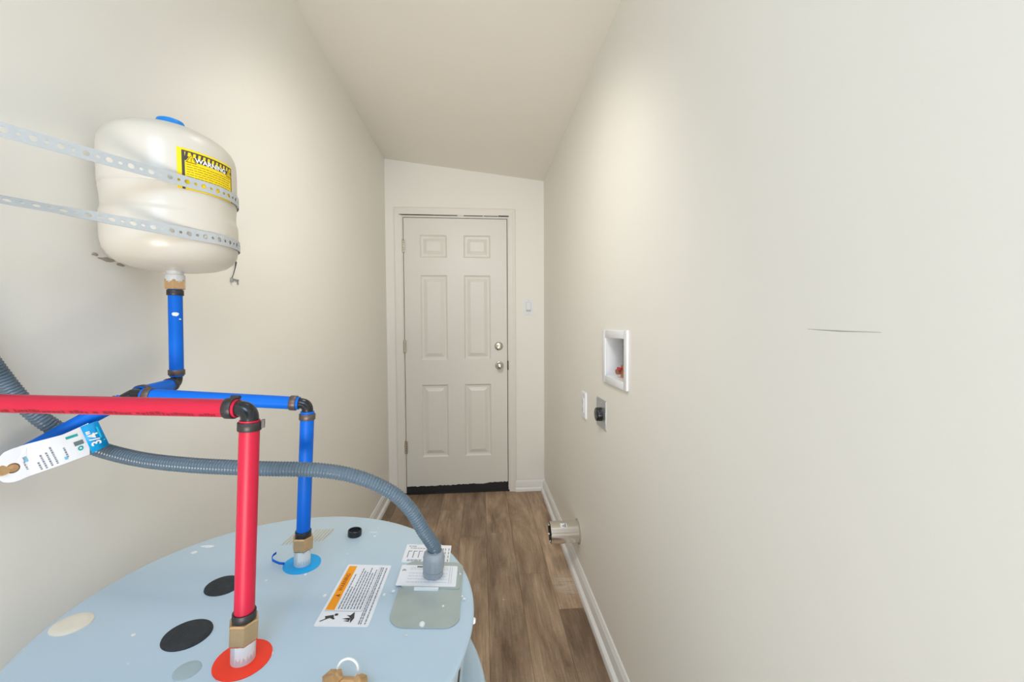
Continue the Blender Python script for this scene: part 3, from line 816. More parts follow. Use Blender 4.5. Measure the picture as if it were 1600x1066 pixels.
mb.flat([disc_poly(0.0225, 0.052, 0.0026, 12), [(0.013, 0.064), (0.018, 0.054), (0.022, 0.0555), (0.019, 0.067)], [(0.0155, 0.0585), (0.0125, 0.0525), (0.0145, 0.0515), (0.0185, 0.0555)], [(0.008, 0.070), (0.014, 0.062), (0.0155, 0.063), (0.0095, 0.071)]], lambda u, v: lt(u, v))
mb.flat([[(0.006, 0.0275), (0.016, 0.0245), (0.0285, 0.0275), (0.0215, 0.0315)], [(0.0085, 0.030), (0.012, 0.030), (0.0105, 0.0385)], [(0.012, 0.030), (0.017, 0.030), (0.0145, 0.0415)], [(0.017, 0.030), (0.0215, 0.0300), (0.0215, 0.0370)]], lambda u, v: lt(u, v))
part('pictogram', mb, M_PRINT, lab)
# second label beyond the junction box
l2 = on_top('wiring_label', rrect(-0.149, -0.062, 0.7095, 0.7690, 0.001, 2), 0.0, 0.0005, M_PAPER, wh, 'white wiring label behind the grey conduit fitting')
mb = MB(); rng = random.Random(8)
mb.flat(dashes(-0.144, -0.128, 0.762, 0.0022, rng), top_w := (lambda u, v: top(u, v, 0.0008)))
for k in range(4):
    mb.flat([rect(-0.142 + 0.010 * k, -0.1405 + 0.010 * k, 0.724, 0.745), rect(-0.142 + 0.010 * k, -0.135 + 0.010 * k, 0.745, 0.7465)], top_w)
for yy in (0.7555, 0.7175, 0.7140):
    mb.flat(dashes(-0.140, -0.112, yy, 0.0018, rng), top_w)
for xx in (-0.0775, -0.073, -0.0665):
    mb.flat([rect(xx, xx + 0.0015, 0.714 + 0.012 * j, 0.722 + 0.012 * j) for j in range(4)], top_w)
part('small_print', mb, M_PRINTG, l2)
# tan striped sticker under the cold fitting
tl = on_top('bar_sticker', [(-0.383, 0.752), (-0.306, 0.768), (-0.316, 0.824), (-0.376, 0.806)], 0.0, 0.0003, M_HEATER, wh, 'worn sticker of tan bars behind the cold inlet')
mb = MB()
for k in range(12):
    x = -0.381 + 0.006 * k
    if 4 <= k <= 5: continue
    mb.flat([[(x, 0.754 + 0.0016 * k), (x + 0.0026, 0.754 + 0.0016 * k), (x + 0.0068, 0.806 + 0.0012 * k), (x + 0.0042, 0.806 + 0.0012 * k)]], lambda u, v: top(u, v, 0.0006))
part('print', mb, M_TAN, tl)

# junction box cover with the conduit hole, sticker, bend and screws
cv = on_top('junction_cover', rrect(-0.1385, -0.0350, 0.551, 0.7105, [0.026, 0.024, 0.018, 0.016], 8), 0.0, 0.0022, M_PLATE, wh, 'galvanised junction box cover plate with rounded corners')
on_top('raised_half', rrect(-0.1345, -0.0395, 0.6345, 0.706, [0.003, 0.003, 0.016, 0.014], 6), 0.0022, 0.0042, M_PLATE, cv)
sk = on_top('sticker', rrect(-0.1445, -0.0455, 0.6385, 0.6950, 0.002, 2), 0.0042, 0.0046, M_PAPER, cv, 'white printed sticker on the junction cover')
mb = MB(); rng = random.Random(13)
for yy in (0.688, 0.683, 0.672, 0.664, 0.656, 0.648):
    mb.flat(dashes(-0.128, -0.062, yy, 0.0012, rng, 0.002, 0.006), lambda u, v: top(u, v, 0.0049))
mb.flat([rect(xx, xx + 0.0008, 0.645, 0.692) for xx in (-0.0585, -0.055)], lambda u, v: top(u, v, 0.0049))
part('small_print', mb, mat('faint_print', rgb(196, 200, 208), 0.7, noise=0.05), sk)
mb = MB(); mb.flat([[(u - 0.117, v + 0.690) for u, v in p] for p in [rect(0, 0.012, -0.0015, 0.0015)]], lambda u, v: top(u, v, 0.005))
part('print', mb, M_PRINT, sk)
mb = MB()
fr = lambda u, v, w: top(u, 0.6345 + v, 0.0022 + w)
mb.prism([(-0.113, -0.004), (-0.0735, -0.004), (-0.0735, 0.0), (-0.113, 0.0)], fr, 0.0, 0.0035)
part('bend_highlight', mb, M_PLASTIC, cv, label='bend across the middle of the cover, its highlight put in as a white strip')  # white strip painted in as the highlight on the plate's bend
for x, y in ((-0.0885, 0.5565), (-0.0400, 0.676), (-0.1380, 0.6795)):
    part('screw', MB().lathe([(0, 0), (0.0042, 0), (0.0042, 0.0018), (0.003, 0.0032), (0, 0.0034)], top(x, y, 0.0022), N, 14), M_DRIP if y < 0.6 else M_STEEL, cv)
for x, y, r in ((-0.145, 0.627, 0.0028), (-0.062, 0.595, 0.0018), (-0.030, 0.612, 0.0022), (-0.0335, 0.618, 0.0016), (-0.107, 0.536, 0.0012)):
    on_top('paint_spot', disc_poly(x, y, r, 10), 0.002, 0.0032, M_DRIP, cv)

# relief valve near the front rim with a white loop
rv = part('relief_valve', MB().lathe([(0, 0), (0.0145, 0), (0.0145, 0.010), (0.012, 0.012), (0.012, 0.022), (0, 0.024)], top(-0.176, 0.450), N, 6), M_BRASS, wh, 30, 'brass relief valve pieces at the front rim')
part('outlet_stub', MB().lathe([(0, 0), (0.0115, 0.0), (0.0115, 0.010), (0.009, 0.013), (0.009, 0.020), (0.0, 0.022)], top(-0.145, 0.448), N, 8), M_BRASS, rv, 30)
part('bridge', MB().tube([top(-0.176, 0.450, 0.012), top(-0.145, 0.448, 0.012)], 0.009, 12), M_BRASS, rv, 40)
pts = []
for k in range(25):
    a = R_(-58 + 292 * k / 24)
    pts.append(top(-0.1625 + 0.0120 * cos(a), 0.459 + 0.002 * k / 24, 0.0215 + 0.0135 * sin(a)))
part('wire_loop', MB().tube(pts, 0.0014, 8), M_DRIP, rv, label='thin white wire loop')

# ------------------------------------------------------------------ drain pan under the heater
mb = MB().lathe([(0.0, 0.001), (0.338, 0.001), (0.344, 0.045), (0.348, 0.047), (0.350, 0.045), (0.345, 0.004), (0.34, 0.0), (0, 0)], (-0.318, 0.59, 0.0005), seg=72)
pan = part('drain_pan', mb, M_PAN); pan['label'] = 'shallow grey metal drain pan under the water heater'; pan['category'] = 'pan'
part('rolled_rim', MB().tube([(-0.318 + 0.349 * cos(2 * pi * k / 72), 0.59 + 0.349 * sin(2 * pi * k / 72), 0.0465) for k in range(73)], 0.0025, 8), M_PAN, pan)

# loose black crimp ring on the heater top
RG = top(-0.260, 0.798)
cr = part('crimp_ring', MB().lathe([(0.0108, 0.0), (0.0132, 0.0), (0.0135, 0.001), (0.0135, 0.0095), (0.0130, 0.0105), (0.0108, 0.0105)], RG, N, 32, closed=True), M_BLACKP)
cr['label'] = 'small loose black crimp ring lying on the heater top between cold pipe and conduit'; cr['category'] = 'ring'

# ------------------------------------------------------------------ pipes
PR = 0.0111
def crimp(c, ax, parent, m, ear=None):
    ax = Vector(ax).normalized()
    o = part('crimp_ring', MB().lathe([(PR * 0.98, -0.0052), (0.0126, -0.0052), (0.0130, -0.0046), (0.0130, 0.0046), (0.0126, 0.0052), (PR * 0.98, 0.0052)], Vector(c), ax, 30, closed=True), m, parent)
    if ear is not None:
        e = Vector(ear).normalized(); s = ax.cross(e).normalized(); c = Vector(c)
        P = [c + ax * a + e * b + s * d for a in (-0.0052, 0.0052) for b in (0.0125, 0.0162) for d in (-0.0022, 0.0022)]
        part('crimp_ear', MB().add(P, [(0, 1, 3, 2), (4, 6, 7, 5), (0, 4, 5, 1), (2, 3, 7, 6), (1, 5, 7, 3), (0, 2, 6, 4)]), m, o)
    return o
def hexnut(c, ax, h, r, parent, name='brass_nut'):
    return part(name, MB().lathe([(0.011, 0), (r * 0.93, 0), (r, h * 0.08), (r, h * 0.92), (r * 0.93, h), (0.011, h)], c, ax, 6, closed=True), M_BRASS, parent, 20)
def elbow_path(p, d_in, d_out, leg, r, n=10):
    """p = corner point, d_in = direction arriving, d_out = direction leaving"""
    p, a, b = Vector(p), Vector(d_in).normalized(), Vector(d_out).normalized()
    s, e = p - a * r, p + b * r
    pts = [s - a * (leg - r)]
    for k in range(n + 1):
        t = k / n
        pts.append((1 - t) ** 2 * s + 2 * t * (1 - t) * p + t * t * e)
    pts.append(e + b * (leg - r))
    return pts

# --- red hot pipe
HE = Vector((-0.2855, 0.4996, 1.1445))                       # elbow corner
hp = thing('hot_water_pipe', 'red plastic hot water pipe rising from the heater and bending left at a black elbow', 'pipe', HOT)
RL = (Vector((-0.900, 0.528, 1.165)) - HE).normalized()     # run to the left
hexnut(HOT + PX * 0.026, PX, 0.027, 0.0172, hp)
up_dir = (HE - HOT).normalized()
part('pipe', MB().tube([HOT + up_dir * 0.046, HE - up_dir * 0.014], PR, 28), M_RED, hp)
part('pipe', MB().tube([HE + RL * 0.014, HE + RL * 0.62], PR, 28), M_RED, hp)
hrun = hp.children[-1]
part('elbow', MB().tube(elbow_path(HE, up_dir, RL, 0.026, 0.013), 0.0098, 24), M_BLACKP, hp)
crimp(HOT + up_dir * 0.0575, up_dir, hp, M_CRIMP)
crimp(HE - up_dir * 0.0215, up_dir, hp, M_CRIMP, (0.95, 0.3, 0.1))
crimp(HE + RL * 0.0225, RL, hp, M_CRIMP, (0.1, 0.5, 0.9))
# printed line low on the horizontal run
mb = MB(); rng = random.Random(31)
e2 = RL.cross(Vector((0, 0, 1))).normalized()
if e2.y > 0: e2 = -e2
e3 = Vector((0, 0, 1)) - RL * RL.z; e3.normalize()
def runcyl(s, a): return HE + RL * s + (e2 * cos(a) + e3 * sin(a)) * (PR + 0.00015)
s = 0.036
while s < 0.40:
    w = rng.uniform(0.002, 0.006)
    a0 = R_(-47 + rng.uniform(-3, 3)); a1 = a0 + R_(rng.uniform(14, 26))
    mb.sheet([s, s + w], [a0, (a0 + a1) / 2, a1], lambda u, v: runcyl(u, v))
    s += w + rng.choice((0.0008, 0.0008, 0.0014, 0.006))
part('print', mb, M_REDPRINT, hrun, label='dark red printed line along the pipe')

# --- blue cold pipe system
CE = Vector((-0.3030, 0.6985, 1.1118))                      # elbow over the cold inlet
TEE = Vector((-0.5625, 0.6700, 1.1373))
TK = Vector((-0.5870, 0.7938, 1.1385))                      # elbow under the expansion tank
VAL = Vector((-0.6490, 0.5710, 1.0585))
cp_ = thing('cold_water_pipe', 'blue plastic cold water pipes with a tee joining heater, expansion tank and supply', 'pipe', COLD)
ud = (CE - COLD).normalized(); bl = (TEE - CE).normalized(); tt_ = (TK - TEE).normalized(); vd = (VAL - TEE).normalized()
TU = (Vector((-0.5838, 0.7938, 1.330)) - TK).normalized()
hexnut(COLD + PX * 0.028, PX, 0.023, 0.0172, cp_)
part('pipe', MB().tube([COLD + ud * 0.043, CE - ud * 0.0135], PR, 28), M_BLUE, cp_)
part('pipe', MB().tube([CE + bl * 0.0135, TEE - bl * 0.014], PR, 28), M_BLUE, cp_)
part('pipe', MB().tube([TEE + tt_ * 0.014, TK - tt_ * 0.0135], PR, 28), M_BLUE, cp_)
rise = part('pipe', MB().tube([TK + TU * 0.0135, TK + TU * 0.186], PR, 28), M_BLUE, cp_)
a = TEE + vd * 0.014
part('pipe', MB().tube([a, TEE + vd * 0.05 + Vector((0, 0, 0.0015)), TEE + vd * 0.09 + Vector((0, 0, 0.001)), VAL], PR, 28), M_BLUE, cp_)
part('elbow', MB().tube(elbow_path(CE, ud, bl, 0.025, 0.012), 0.0092, 24), M_BLACKP, cp_)
part('elbow', MB().tube(elbow_path(TK, -TU, -tt_, 0.025, 0.012), 0.0092, 24), M_BLACKP, cp_)
part('tee', MB().tube([TEE + tt_ * 0.026, TEE, TEE + vd * 0.026], 0.0092, 24).tube([TEE, TEE - bl * 0.026], 0.0092, 24), M_BLACKP, cp_)
crimp(COLD + ud * 0.0555, ud, cp_, M_BLACKP)
crimp(CE - ud * 0.0225, ud, cp_, M_CRIMPB)
crimp(CE + bl * 0.0225, bl, cp_, M_CRIMPB)
crimp(TEE - bl * 0.0225, bl, cp_, M_CRIMPB)
crimp(TEE + tt_ * 0.0225, tt_, cp_, M_CRIMPB)
crimp(TEE + vd * 0.0225, vd, cp_, M_CRIMPB)
crimp(TK - tt_ * 0.0215, tt_, cp_, M_CRIMP)
crimp(TK + TU * 0.0215, TU, cp_, M_CRIMPB)
crimp(TK + TU * 0.1745, TU, cp_, M_CRIMP)
crimp(VAL - vd * 0.006, vd, cp_, M_CRIMPB)
hexnut(TK + TU * 0.181, TU, 0.0185, 0.0168, cp_)
# white paint blot on the riser
e1 = (Vector((1, 0, 0)) - TU * TU.x).normalized(); e2b = TU.cross(e1)
def tkc(s, a): return TK + TU * s + (e1 * cos(a) + e2b * sin(a)) * (PR + 0.0005)
rng = random.Random(6)
for s0, a0, rs, ra, lb in ((0.1335, R_(-56), 0.0040, R_(27), 'white paint blot on the blue riser'), (0.1240, R_(-20), 0.0014, R_(10), 'small white paint dot on the blue riser')):
    wob = [rng.uniform(0.78, 1.12) for k in range(14)]
    rings = [[tkc(s0 + rs * q * wob[k] * sin(2 * pi * k / 14), a0 + ra * q * wob[k] * cos(2 * pi * k / 14)) for k in range(14)] for q in (1.0, 0.66, 0.33)]
    mb = MB()
    for r0, r1 in zip(rings, rings[1:]):
        for k in range(14):
            mb.face([r0[k], r0[(k + 1) % 14], r1[(k + 1) % 14], r1[k]])
    for k in range(14):
        mb.face([rings[-1][k], rings[-1][(k + 1) % 14], tkc(s0, a0)])
    part('paint_spot', mb, M_DRIP, rise, 60, lb)
# brass stop valve where the supply leaves the frame
V2 = VAL + vd * 0.004
vb = part('stop_valve', MB().lathe([(0.009, 0), (0.0145, 0), (0.0145, 0.014), (0.0175, 0.018), (0.0175, 0.040), (0.0145, 0.044), (0.0145, 0.060), (0.009, 0.060)], V2, vd, 20, closed=True), M_BRASS, cp_, 30, 'brass stop valve at the left end of the supply')
VST = V2 + vd * 0.022
part('stem', MB().tube([VST, Vector((-0.6175, 0.5455, 1.0615))], 0.0065, 14), M_BRASS, vb)

# ------------------------------------------------------------------ paper tag hanging on the supply pipe
P1 = Vector((-0.6209, 0.545, 1.062)); TD = Vector((0.4769, 0.8789, 0)).normalized(); TN = Vector((TD.y, -TD.x, 0))
def tg(u, z, w=0.0):
    bend = 0.004 * sin(max(0, min(1, (u - 0.0225) / 0.0825)) * pi)
    return P1 + TD * u + Vector((0, 0, z - 1.073)) + TN * (w + bend)
tag_ = thing('paper_tag', 'white and blue paper size tag hanging from the blue supply pipe at left', 'tag', (P1.x, P1.y, 1.045))
# sheet with a round hole at the left end
hc = (0.0105, 1.0722); hr = 0.0062
outer = []
e_top = lambda u: 1.0986 + (u - 0.0096) * 0.155 + max(0, u - 0.055) * 0.24
e_bot = lambda u: 1.0550 + (u - 0.0147) * 0.217
us = [0.0143 + k * (0.0815 - 0.0143) / 10 for k in range(11)]
mb = MB()
n = 24
circ_in = [(hc[0] + hr * cos(2 * pi * k / n), hc[1] + hr * 1.08 * sin(2 * pi * k / n)) for k in range(n)]
# ring of quads round the hole reaching a rounded end
ends = []
shape = [(0.0225, e_bot(0.0225)), (0.0225, e_top(0.0225)), (0.0060, 1.0970), (0.0010, 1.0930), (-0.0022, 1.0860), (-0.0042, 1.0780), (-0.0042, 1.0690), (-0.0022, 1.0620), (0.0015, 1.0568), (0.0060, 1.0545), (0.0105, 1.0535), (0.0145, 1.0540)]
for k in range(n):
    a = 2 * pi * k / n + 0.02; dx, dy = cos(a), sin(a); best = None
    for (xa, ya), (xb, yb) in zip(shape, shape[1:] + shape[:1]):
        ex_, ey_ = xb - xa, yb - ya; den = dx * ey_ - dy * ex_
        if abs(den) < 1e-9: continue
        tt0 = ((xa - hc[0]) * ey_ - (ya - hc[1]) * ex_) / den; uu = ((xa - hc[0]) * dy - (ya - hc[1]) * dx) / den
        if tt0 > 0 and -1e-6 <= uu <= 1 + 1e-6 and (best is None or tt0 < best): best = tt0
    ends.append((hc[0] + dx * best, hc[1] + dy * best))
for cq in shape[:2]:
    q = min(range(n), key=lambda i: (ends[i][0] - cq[0]) ** 2 + (ends[i][1] - cq[1]) ** 2); ends[q] = cq
for k in range(n):
    k2 = (k + 1) % n
    mb.face([tg(*circ_in[k]), tg(*ends[k]), tg(*ends[k2]), tg(*circ_in[k2])])
ub = [0.0225] + [u for u in us if u > 0.023]
for ua, uc in zip(ub, ub[1:]):
    mb.face([tg(ua, e_bot(ua)), tg(uc, e_bot(uc)), tg(uc, e_top(uc)), tg(ua, e_top(ua))])
ws = part('white_sheet', mb, M_PAPER, tag_, 0)
ws.modifiers.new('thick', 'SOLIDIFY').thickness = 0.0004
mb = MB().face([tg(0.0724, 1.1124, 0.0006), tg(0.0838, 1.0703, 0.0006), tg(0.1037, 1.0772, 0.0012), tg(0.0914, 1.1176, 0.0012)])
bs = part('blue_sheet', mb, M_TAGBLUE, tag_, 60)
bs.modifiers.new('thick', 'SOLIDIFY').thickness = 0.0004
# lettering on the blue end: 3/4" turned on its side
bc = Vector((0.0878, 1.0938)); bu = Vector((-0.0117, 0.0415)).normalized()   # text runs up the tag
bvv = Vector((-bu.y, bu.x))
def bt(u, v):
    q = bc + bu * u + bvv * v
    return tg(q.x, q.y, 0.0019)
part('lettering', MB().flat([[(u + 0.000, v + 0.001) for u, v in p] for p in text_polys('3/4"', 0.0155, bold=0.0004)], bt), M_PRINTW, bs)
part('stripe', MB().flat([rect(-0.004, 0.014, -0.0068, -0.0045), rect(-0.010, -0.008, -0.0090, -0.0070)], bt), mat('tag_bright_blue', rgb(20, 190, 232), 0.5, noise=0.02), bs)
# prints on the white sheet
def wt(u, v): return tg(u, v, 0.0004)
def slant(u, v, w, hgt): return [(u, v), (u + w, v + w * 0.22), (u + w - hgt * 0.28, v + hgt + w * 0.22), (u - hgt * 0.28, v + hgt)]
part('teal_bar', MB().flat([slant(0.058, 1.0975, 0.012, 0.0036)], wt), M_TEAL, ws)
part('grey_bar', MB().flat([slant(0.0665, 1.0855, 0.0095, 0.0062)], wt), M_TAGGREY, ws)
mb = MB(); rng = random.Random(14)
for u0, v0, ln in ((0.022, 1.0660, 0.010), (0.034, 1.062, 0.010), (0.0385, 1.0625, 0.018), (0.0435, 1.0645, 0.020), (0.0485, 1.066, 0.025), (0.0585, 1.072, 0.014)):
    v = v0
    while v < v0 + ln:
        hh = rng.uniform(0.0012, 0.0032)
        mb.flat([slant(u0 - (v - v0) * 0.28, v, 0.0017, hh)], wt); v += hh + 0.0008
sp_ = part('small_print', mb, M_PRINTG, ws); sp_['kind'] = 'stuff'
mb = MB()
mb.flat([slant(0.0205, 1.0765, 0.0035, 0.0075), slant(0.0565, 1.0690, 0.0030, 0.0042)], wt)
bp_ = part('blue_print', mb, M_LTBLUE, ws); bp_['kind'] = 'stuff'
mb = MB()
o_ = [(0.0722 + 0.0030 * cos(2 * pi * k / 18), 1.0815 + 0.0036 * sin(2 * pi * k / 18)) for k in range(18)]
i_ = [(0.0722 + 0.0013 * cos(2 * pi * k / 18), 1.0815 + 0.0016 * sin(2 * pi * k / 18)) for k in range(18)]
for k in range(18):
    mb.flat([[o_[k], o_[(k + 1) % 18], i_[(k + 1) % 18], i_[k]]], wt)
part('round_mark', mb, M_TEAL, ws)
# brass bolt seen through the hole
bc0 = tg(hc[0], hc[1], -0.008)
part('brass_stud', MB().lathe([(0, 0), (0.0080, 0.0), (0.0080, 0.005), (0.0050, 0.006), (0.0050, 0.0085), (0, 0.0090)], bc0, TN, 14), M_BRASS, tag_, 30, 'brass stud showing through the tag hole')

# ------------------------------------------------------------------ expansion tank on the left wall
TX, TY, TR = -0.5820, 0.7938, 0.1003
et = thing('expansion_tank', 'cream cylindrical expansion tank with a yellow warning label strapped to the left wall', 'tank', (TX, TY, 1.345))
prof = [(0, 1.353), (0.020, 1.3535), (0.045, 1.3555), (0.065, 1.3595), (0.080, 1.3655), (0.0905, 1.3745), (0.0970, 1.387), (0.0998, 1.401), (0.1003, 1.412), (0.1003, 1.4430), (0.1000, 1.4475), (0.0990, 1.4510), (0.0977, 1.4540), (0.0974, 1.460), (0.0978, 1.474), (0.0988, 1.486), (0.0996, 1.4915), (0.0996, 1.4935), (0.0980, 1.4950), (0.0980, 1.4958), (0.1000, 1.4975), (0.1003, 1.501),
        (0.1003, 1.557), (0.0998, 1.568), (0.0978, 1.578), (0.0935, 1.587), (0.086, 1.5955), (0.074, 1.604), (0.055, 1.6130), (0.030, 1.620), (0, 1.6225)]
shell = part('shell', MB().lathe([(r, z) for r, z in prof], (TX, TY, 0), seg=96), M_TANK, et, 60)
part('valve_cap', MB().lathe([(0, 0), (0.0215, 0), (0.0215, 0.013), (0.0200, 0.0165), (0.014, 0.018), (0, 0.018)], (TX, TY, 1.6190), seg=32), M_CAPBLUE, et, label='blue valve cap')
part('neck', MB().lathe([(0, 0), (0.0155, 0), (0.0155, 0.012), (0.0135, 0.013), (0.0135, 0.028), (0, 0.028)], (-0.5838, TY, 1.3345), seg=28).lathe([(0, 0), (0.0140, 0.0), (0.0148, 0.003), (0.0140, 0.006), (0, 0.006)], (-0.5838, TY, 1.3300), seg=28), M_GALV, et)
# yellow warning label
A0, A1, Z0, Z1 = R_(-50.2), R_(5.6), 1.4868, 1.5570
wd = (A1 - A0) * TR
def lc(u, v, w=0.0):
    a = A0 + u / TR
    return (TX + (TR + w) * cos(a), TY + (TR + w) * sin(a), Z0 + v)
ng = 25
yl = part('warning_label', MB().sheet([wd * k / (ng - 1) for k in range(ng)], [0, 0.02, 0.04, Z1 - Z0], lambda u, v: lc(u, v, 0.0004)), M_YELLOW, et, 60, 'yellow warning label with a black and yellow hazard border')
H = Z1 - Z0
mb = MB()
mb.sheet([0.0065, 0.0090, 0.0105], [0.0, 0.02, H - 0.0035], lambda u, v: lc(u, v, 0.0007))
mb.sheet([wd - 0.0032, wd - 0.0010], [0.0, 0.02, H - 0.0045], lambda u, v: lc(u, v, 0.0007))
nn = 30
mb.sheet([0.0065 + (wd - 0.0075) * k / nn for k in range(nn + 1)], [H - 0.0058, H - 0.0035], lambda u, v: lc(u, v, 0.0007))
k0 = 0
u = 0.011
while u < wd - 0.006:               # slanted hazard bars
    mb.flat([[(u + 0.0000, H - 0.0130), (u + 0.0034, H - 0.0130), (u + 0.0046, H - 0.0055), (u + 0.0012, H - 0.0055)]], lambda a, b: lc(a, b, 0.0007))
    u += 0.0074
mb.sheet([0.0105 + (wd - 0.0125) * k / nn for k in range(nn + 1)], [H - 0.0205, H - 0.0128], lambda a, b: lc(a, b, 0.0007))
part('hazard_border', mb, M_PRINT, yl, 60)
for cx in (0.0195, wd - 0.0088):
    part('triangle', MB().flat([[(cx - 0.0088, H - 0.0235), (cx + 0.0088, H - 0.0235), (cx, H - 0.0080)]], lambda a, b: lc(a, b, 0.0010)), M_YELLOW, yl, 60)
mb = MB()
for cx in (0.0195, wd - 0.0088):
    mb.flat([[(cx - 0.0078, H - 0.0232), (cx + 0.0078, H - 0.0232), (cx + 0.0064, H - 0.0220), (cx - 0.0060, H - 0.0220)], [(cx - 0.0078, H - 0.0232), (cx - 0.0058, H - 0.0222), (cx - 0.0002, H - 0.0115), (cx - 0.0002, H - 0.0098)],
             [(cx + 0.0078, H - 0.0232), (cx + 0.0002, H - 0.0098), (cx + 0.0002, H - 0.0115), (cx + 0.0058, H - 0.0222)],
             rect(cx - 0.0006, cx + 0.0006, H - 0.0195, H - 0.0145), rect(cx - 0.0006, cx + 0.0006, H - 0.0212, H - 0.0201)], lambda a, b: lc(a, b, 0.0013))
rng = random.Random(17)
for k in range(7):
    mb.flat(dashes(0.013, wd - 0.006 - (0.02 if k == 6 else 0), H - 0.0265 - 0.0042 * k, 0.0011, rng, 0.003, 0.010), lambda a, b: lc(a, b, 0.0008))
part('small_print', mb, mat('label_print', rgb(150, 128, 20), 0.7, noise=0.1), yl, 60)
mb = MB().flat([[(u + wd * 0.535, v + H - 0.0166) for u, v in p] for p in text_polys('WARNING', 0.0112, bold=0.00035)], lambda a, b: lc(a, b, 0.0011))
part('lettering', mb, M_PRINTW, yl, 60)

# ------------------------------------------------------------------ perforated straps
def strap_path(rad, y_start, n=26):
    """plan path: wall near the camera -> tangent -> round the tank -> tangent -> wall beyond the tank"""
    def tangent(px, py, side):
        dx, dy = TX - px, TY - py
        d = math.hypot(dx, dy); b = math.atan2(dy, dx); g = math.asin(rad / d)
        L = math.sqrt(d * d - rad * rad); a = b + side * g
        return (px + L * cos(a), py + L * sin(a))
    w0 = (XL + 0.0015, y_start); w1 = (XL + 0.0015, TY + 0.105)
    t0 = tangent(*w0, -1); t1 = tangent(*w1, 1)
    a0 = math.atan2(t0[1] - TY, t0[0] - TX); a1 = math.atan2(t1[1] - TY, t1[0] - TX)
    pts = [w0] + [(TX + rad * cos(a0 + (a1 - a0) * k / n), TY + rad * sin(a0 + (a1 - a0) * k / n)) for k in range(n + 1)] + [w1]
    L = [0]
    for p, q in zip(pts, pts[1:]): L.append(L[-1] + math.hypot(q[0] - p[0], q[1] - p[1]))
    def at(s):
        s = max(0, min(L[-1] - 1e-6, s))
        i = max(j for j in range(len(L) - 1) if L[j] <= s)
        t = (s - L[i]) / (L[i + 1] - L[i]); p, q = pts[i], pts[i + 1]
        tx, ty = q[0] - p[0], q[1] - p[1]; m = math.hypot(tx, ty)
        return p[0] + tx * t, p[1] + ty * t, ty / m, -tx / m          # outward normal (away from the tank)
    return at, L[-1], L[1]
def strap(label, rad, y_start, zfun, width, twist):
    at, total, first = strap_path(rad, y_start)
    def P(s, v):
        x, y, nx, ny = at(s); tw = twist(s / total)
        return (x + nx * v * sin(tw), y + ny * v * sin(tw), zfun(s / total) + v * cos(tw))
    mb = MB(); pitch = 0.0122; nc = int(total / pitch)
    pitch = total / nc
    n = 12
    for c in range(nc):
        s0 = c * pitch; r = 0.0040 if c % 2 == 0 else 0.0024
        cx = s0 + pitch / 2; hw = width / 2
        outer = []
        for k in range(n):
            a = 2 * pi * k / n + pi / n
            x, y = cos(a), sin(a)
            q = 1 / max(abs(x) / (pitch / 2), abs(y) / hw)
            outer.append((cx + x * q, y * q))
        corners = [(s0, -hw), (s0 + pitch, -hw), (s0 + pitch, hw), (s0, hw)]
        for cq in corners:          # snap the nearest outline point on to each corner
            j = min(range(n), key=lambda i: (outer[i][0] - cq[0]) ** 2 + (outer[i][1] - cq[1]) ** 2)
            outer[j] = cq
        inner = [(cx + r * cos(2 * pi * k / n + pi / n), r * sin(2 * pi * k / n + pi / n)) for k in range(n)]
        for k in range(n):
            k2 = (k + 1) % n
            mb.face([P(*outer[k]), P(*outer[k2]), P(*inner[k2]), P(*inner[k])])
    t = thing('pipe_strap', label, 'strap', (TX, TY, zfun(0.5) - width / 2), 'perforated straps round the tank')
    b = part('steel_band', mb, M_STRAP, t, 0)
    md = b.modifiers.new('thick', 'SOLIDIFY'); md.thickness = 0.0009; md.offset = 1.0
    for s in (0.008, total - 0.008):
        x, y, nx, ny = at(s)
        part('screw', MB().lathe([(0, 0), (0.0058, 0), (0.0058, 0.001), (0.004, 0.0028), (0, 0.003)], (x + nx * 0.001, y + ny * 0.001, zfun(s / total)), (nx, ny, 0), 14), M_STEEL, t)
    return t
strap('upper perforated steel strap holding the cream tank, crossing the yellow label', TR + 0.0015, 0.42, lambda t: 1.4985, 0.0190, lambda t: 0.0)
strap('lower perforated steel strap holding the cream tank below its ribs', TR + 0.0015, 0.42, lambda t: 1.4095, 0.0190, lambda t: -0.80 * max(0.0, min(1.0, (0.50 - t) / 0.22)))

# ------------------------------------------------------------------ small wire hook stuck on the left wall
hk = thing('wire_hook', 'tiny bent wire hook stuck on the left wall below the cream tank', 'hook', (XL, 1.135, 1.372))
part('wire', MB().tube([(XL + 0.002, 1.128, 1.380), (XL + 0.006, 1.131, 1.395), (XL + 0.007, 1.137, 1.412), (XL + 0.006, 1.143, 1.428), (XL + 0.004, 1.145, 1.434)], [0.0012, 0.0010, 0.0012, 0.0022, 0.0012], 8), M_CRIMP, hk)
part('bracket', MB().box(XL, XL + 0.006, 1.124, 1.131, 1.372, 1.384, 0.001).box(XL, XL + 0.004, 1.131, 1.158, 1.3795, 1.3825).box(XL, XL + 0.003, 1.154, 1.158, 1.368, 1.382), M_GREYP, hk)

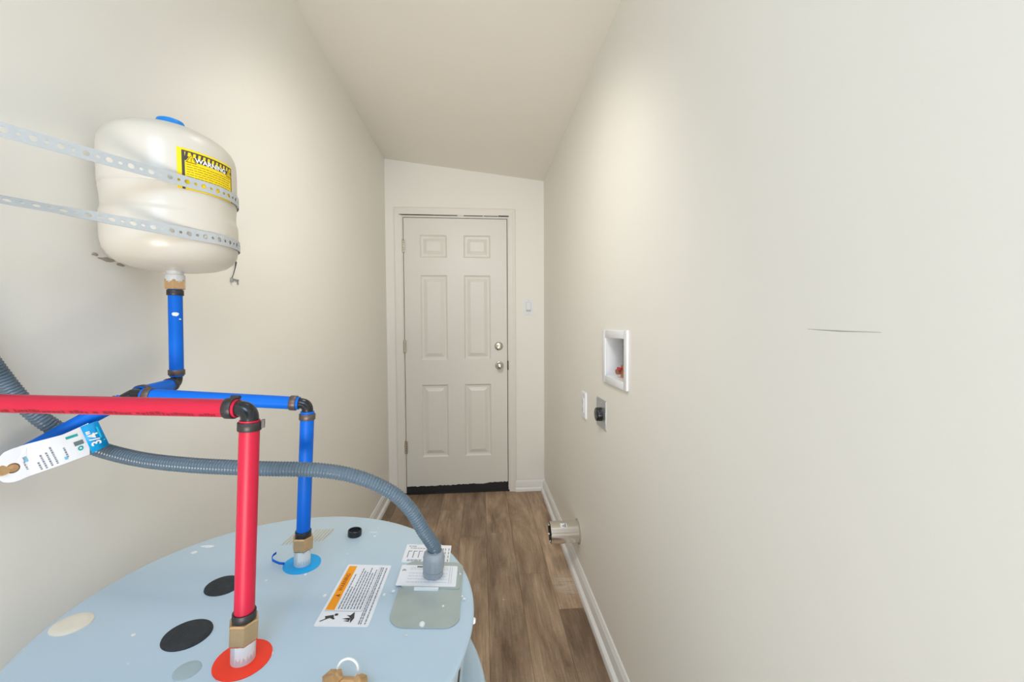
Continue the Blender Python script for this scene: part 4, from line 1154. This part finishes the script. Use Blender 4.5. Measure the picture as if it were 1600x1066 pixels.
# ------------------------------------------------------------------ grey flexible conduit
CB = top(-0.087, 0.668, 0.0046)
ec = thing('electrical_conduit', 'grey blue ribbed flexible conduit arching from the heater cover to the left wall', 'conduit', CB)
gl = part('gland', MB().lathe([(0, 0), (0.0150, 0), (0.0165, 0.002), (0.0165, 0.0075), (0.0172, 0.008), (0.0172, 0.0095), (0.0160, 0.010), (0.0160, 0.0115), (0.0178, 0.012), (0.0178, 0.033), (0.0172, 0.036), (0.0150, 0.0425), (0.0118, 0.0435), (0.0118, 0.038), (0, 0.038)], CB, N, 36), M_GLAND, ec, 30)
mb = MB()
for k in range(10):
    a = 2 * pi * k / 10
    d = EX * cos(a) + EY * sin(a)
    part('lock_lug', MB().lathe([(0, 0), (0.0028, 0), (0.0028, 0.0015), (0, 0.002)], CB + d * 0.0155 + N * 0.0035, d, 8), M_GLAND, gl)
mb = MB()
for k in range(14):                # gripping flutes
    a = 2 * pi * k / 14
    d = EX * cos(a) + EY * sin(a)
    part('flute', MB().tube([CB + d * 0.0175 + N * 0.014, CB + d * 0.0175 + N * 0.031], 0.0011, 6), M_GLAND, gl)
ctrl = [CB + N * 0.030, CB + N * 0.047, Vector((-0.0885, 0.662, 0.876)), Vector((-0.0995, 0.656, 0.898)), Vector((-0.1214, 0.650, 0.9403)), Vector((-0.1508, 0.643, 0.9738)), Vector((-0.1989, 0.634, 1.0027)),
        Vector((-0.256, 0.628, 1.0184)), Vector((-0.3525, 0.628, 1.0248)), Vector((-0.4522, 0.636, 1.0303)), Vector((-0.538, 0.650, 1.0374)), Vector((-0.608, 0.658, 1.0545)), Vector((-0.644, 0.650, 1.080)), Vector((-0.658, 0.630, 1.1095)), Vector((-0.668, 0.612, 1.1448)),
        Vector((-0.6725, 0.598, 1.1746)), Vector((-0.673, 0.575, 1.220)), Vector((-0.673, 0.545, 1.285))]
def catmull(P, step):
    out = []
    Q = [P[0] * 2 - P[1]] + P + [P[-1] * 2 - P[-2]]
    for i in range(1, len(Q) - 2):
        for k in range(40):
            t = k / 40
            a, b, c, d = Q[i - 1], Q[i], Q[i + 1], Q[i + 2]
            out.append(0.5 * ((2 * b) + (c - a) * t + (2 * a - 5 * b + 4 * c - d) * t * t + (3 * b - a - 3 * c + d) * t ** 3))
    out.append(Q[-2])
    res = [out[0]]; acc = 0
    for p, q in zip(out, out[1:]):
        seg = (q - p).length
        while acc + seg >= step and seg > 1e-9:
            t = (step - acc) / seg; p = p + (q - p) * t; res.append(p); seg = (q - p).length; acc = 0
        acc += seg
    return res
RIB = 0.0046
pts = catmull(ctrl, RIB / 4)
rad = [0.0108 + (0.0008, 0.0002, -0.0005, 0.0002)[i % 4] for i in range(len(pts))]
part('hose', MB().tube(pts, rad, 20), M_CONDUIT, ec, 60)
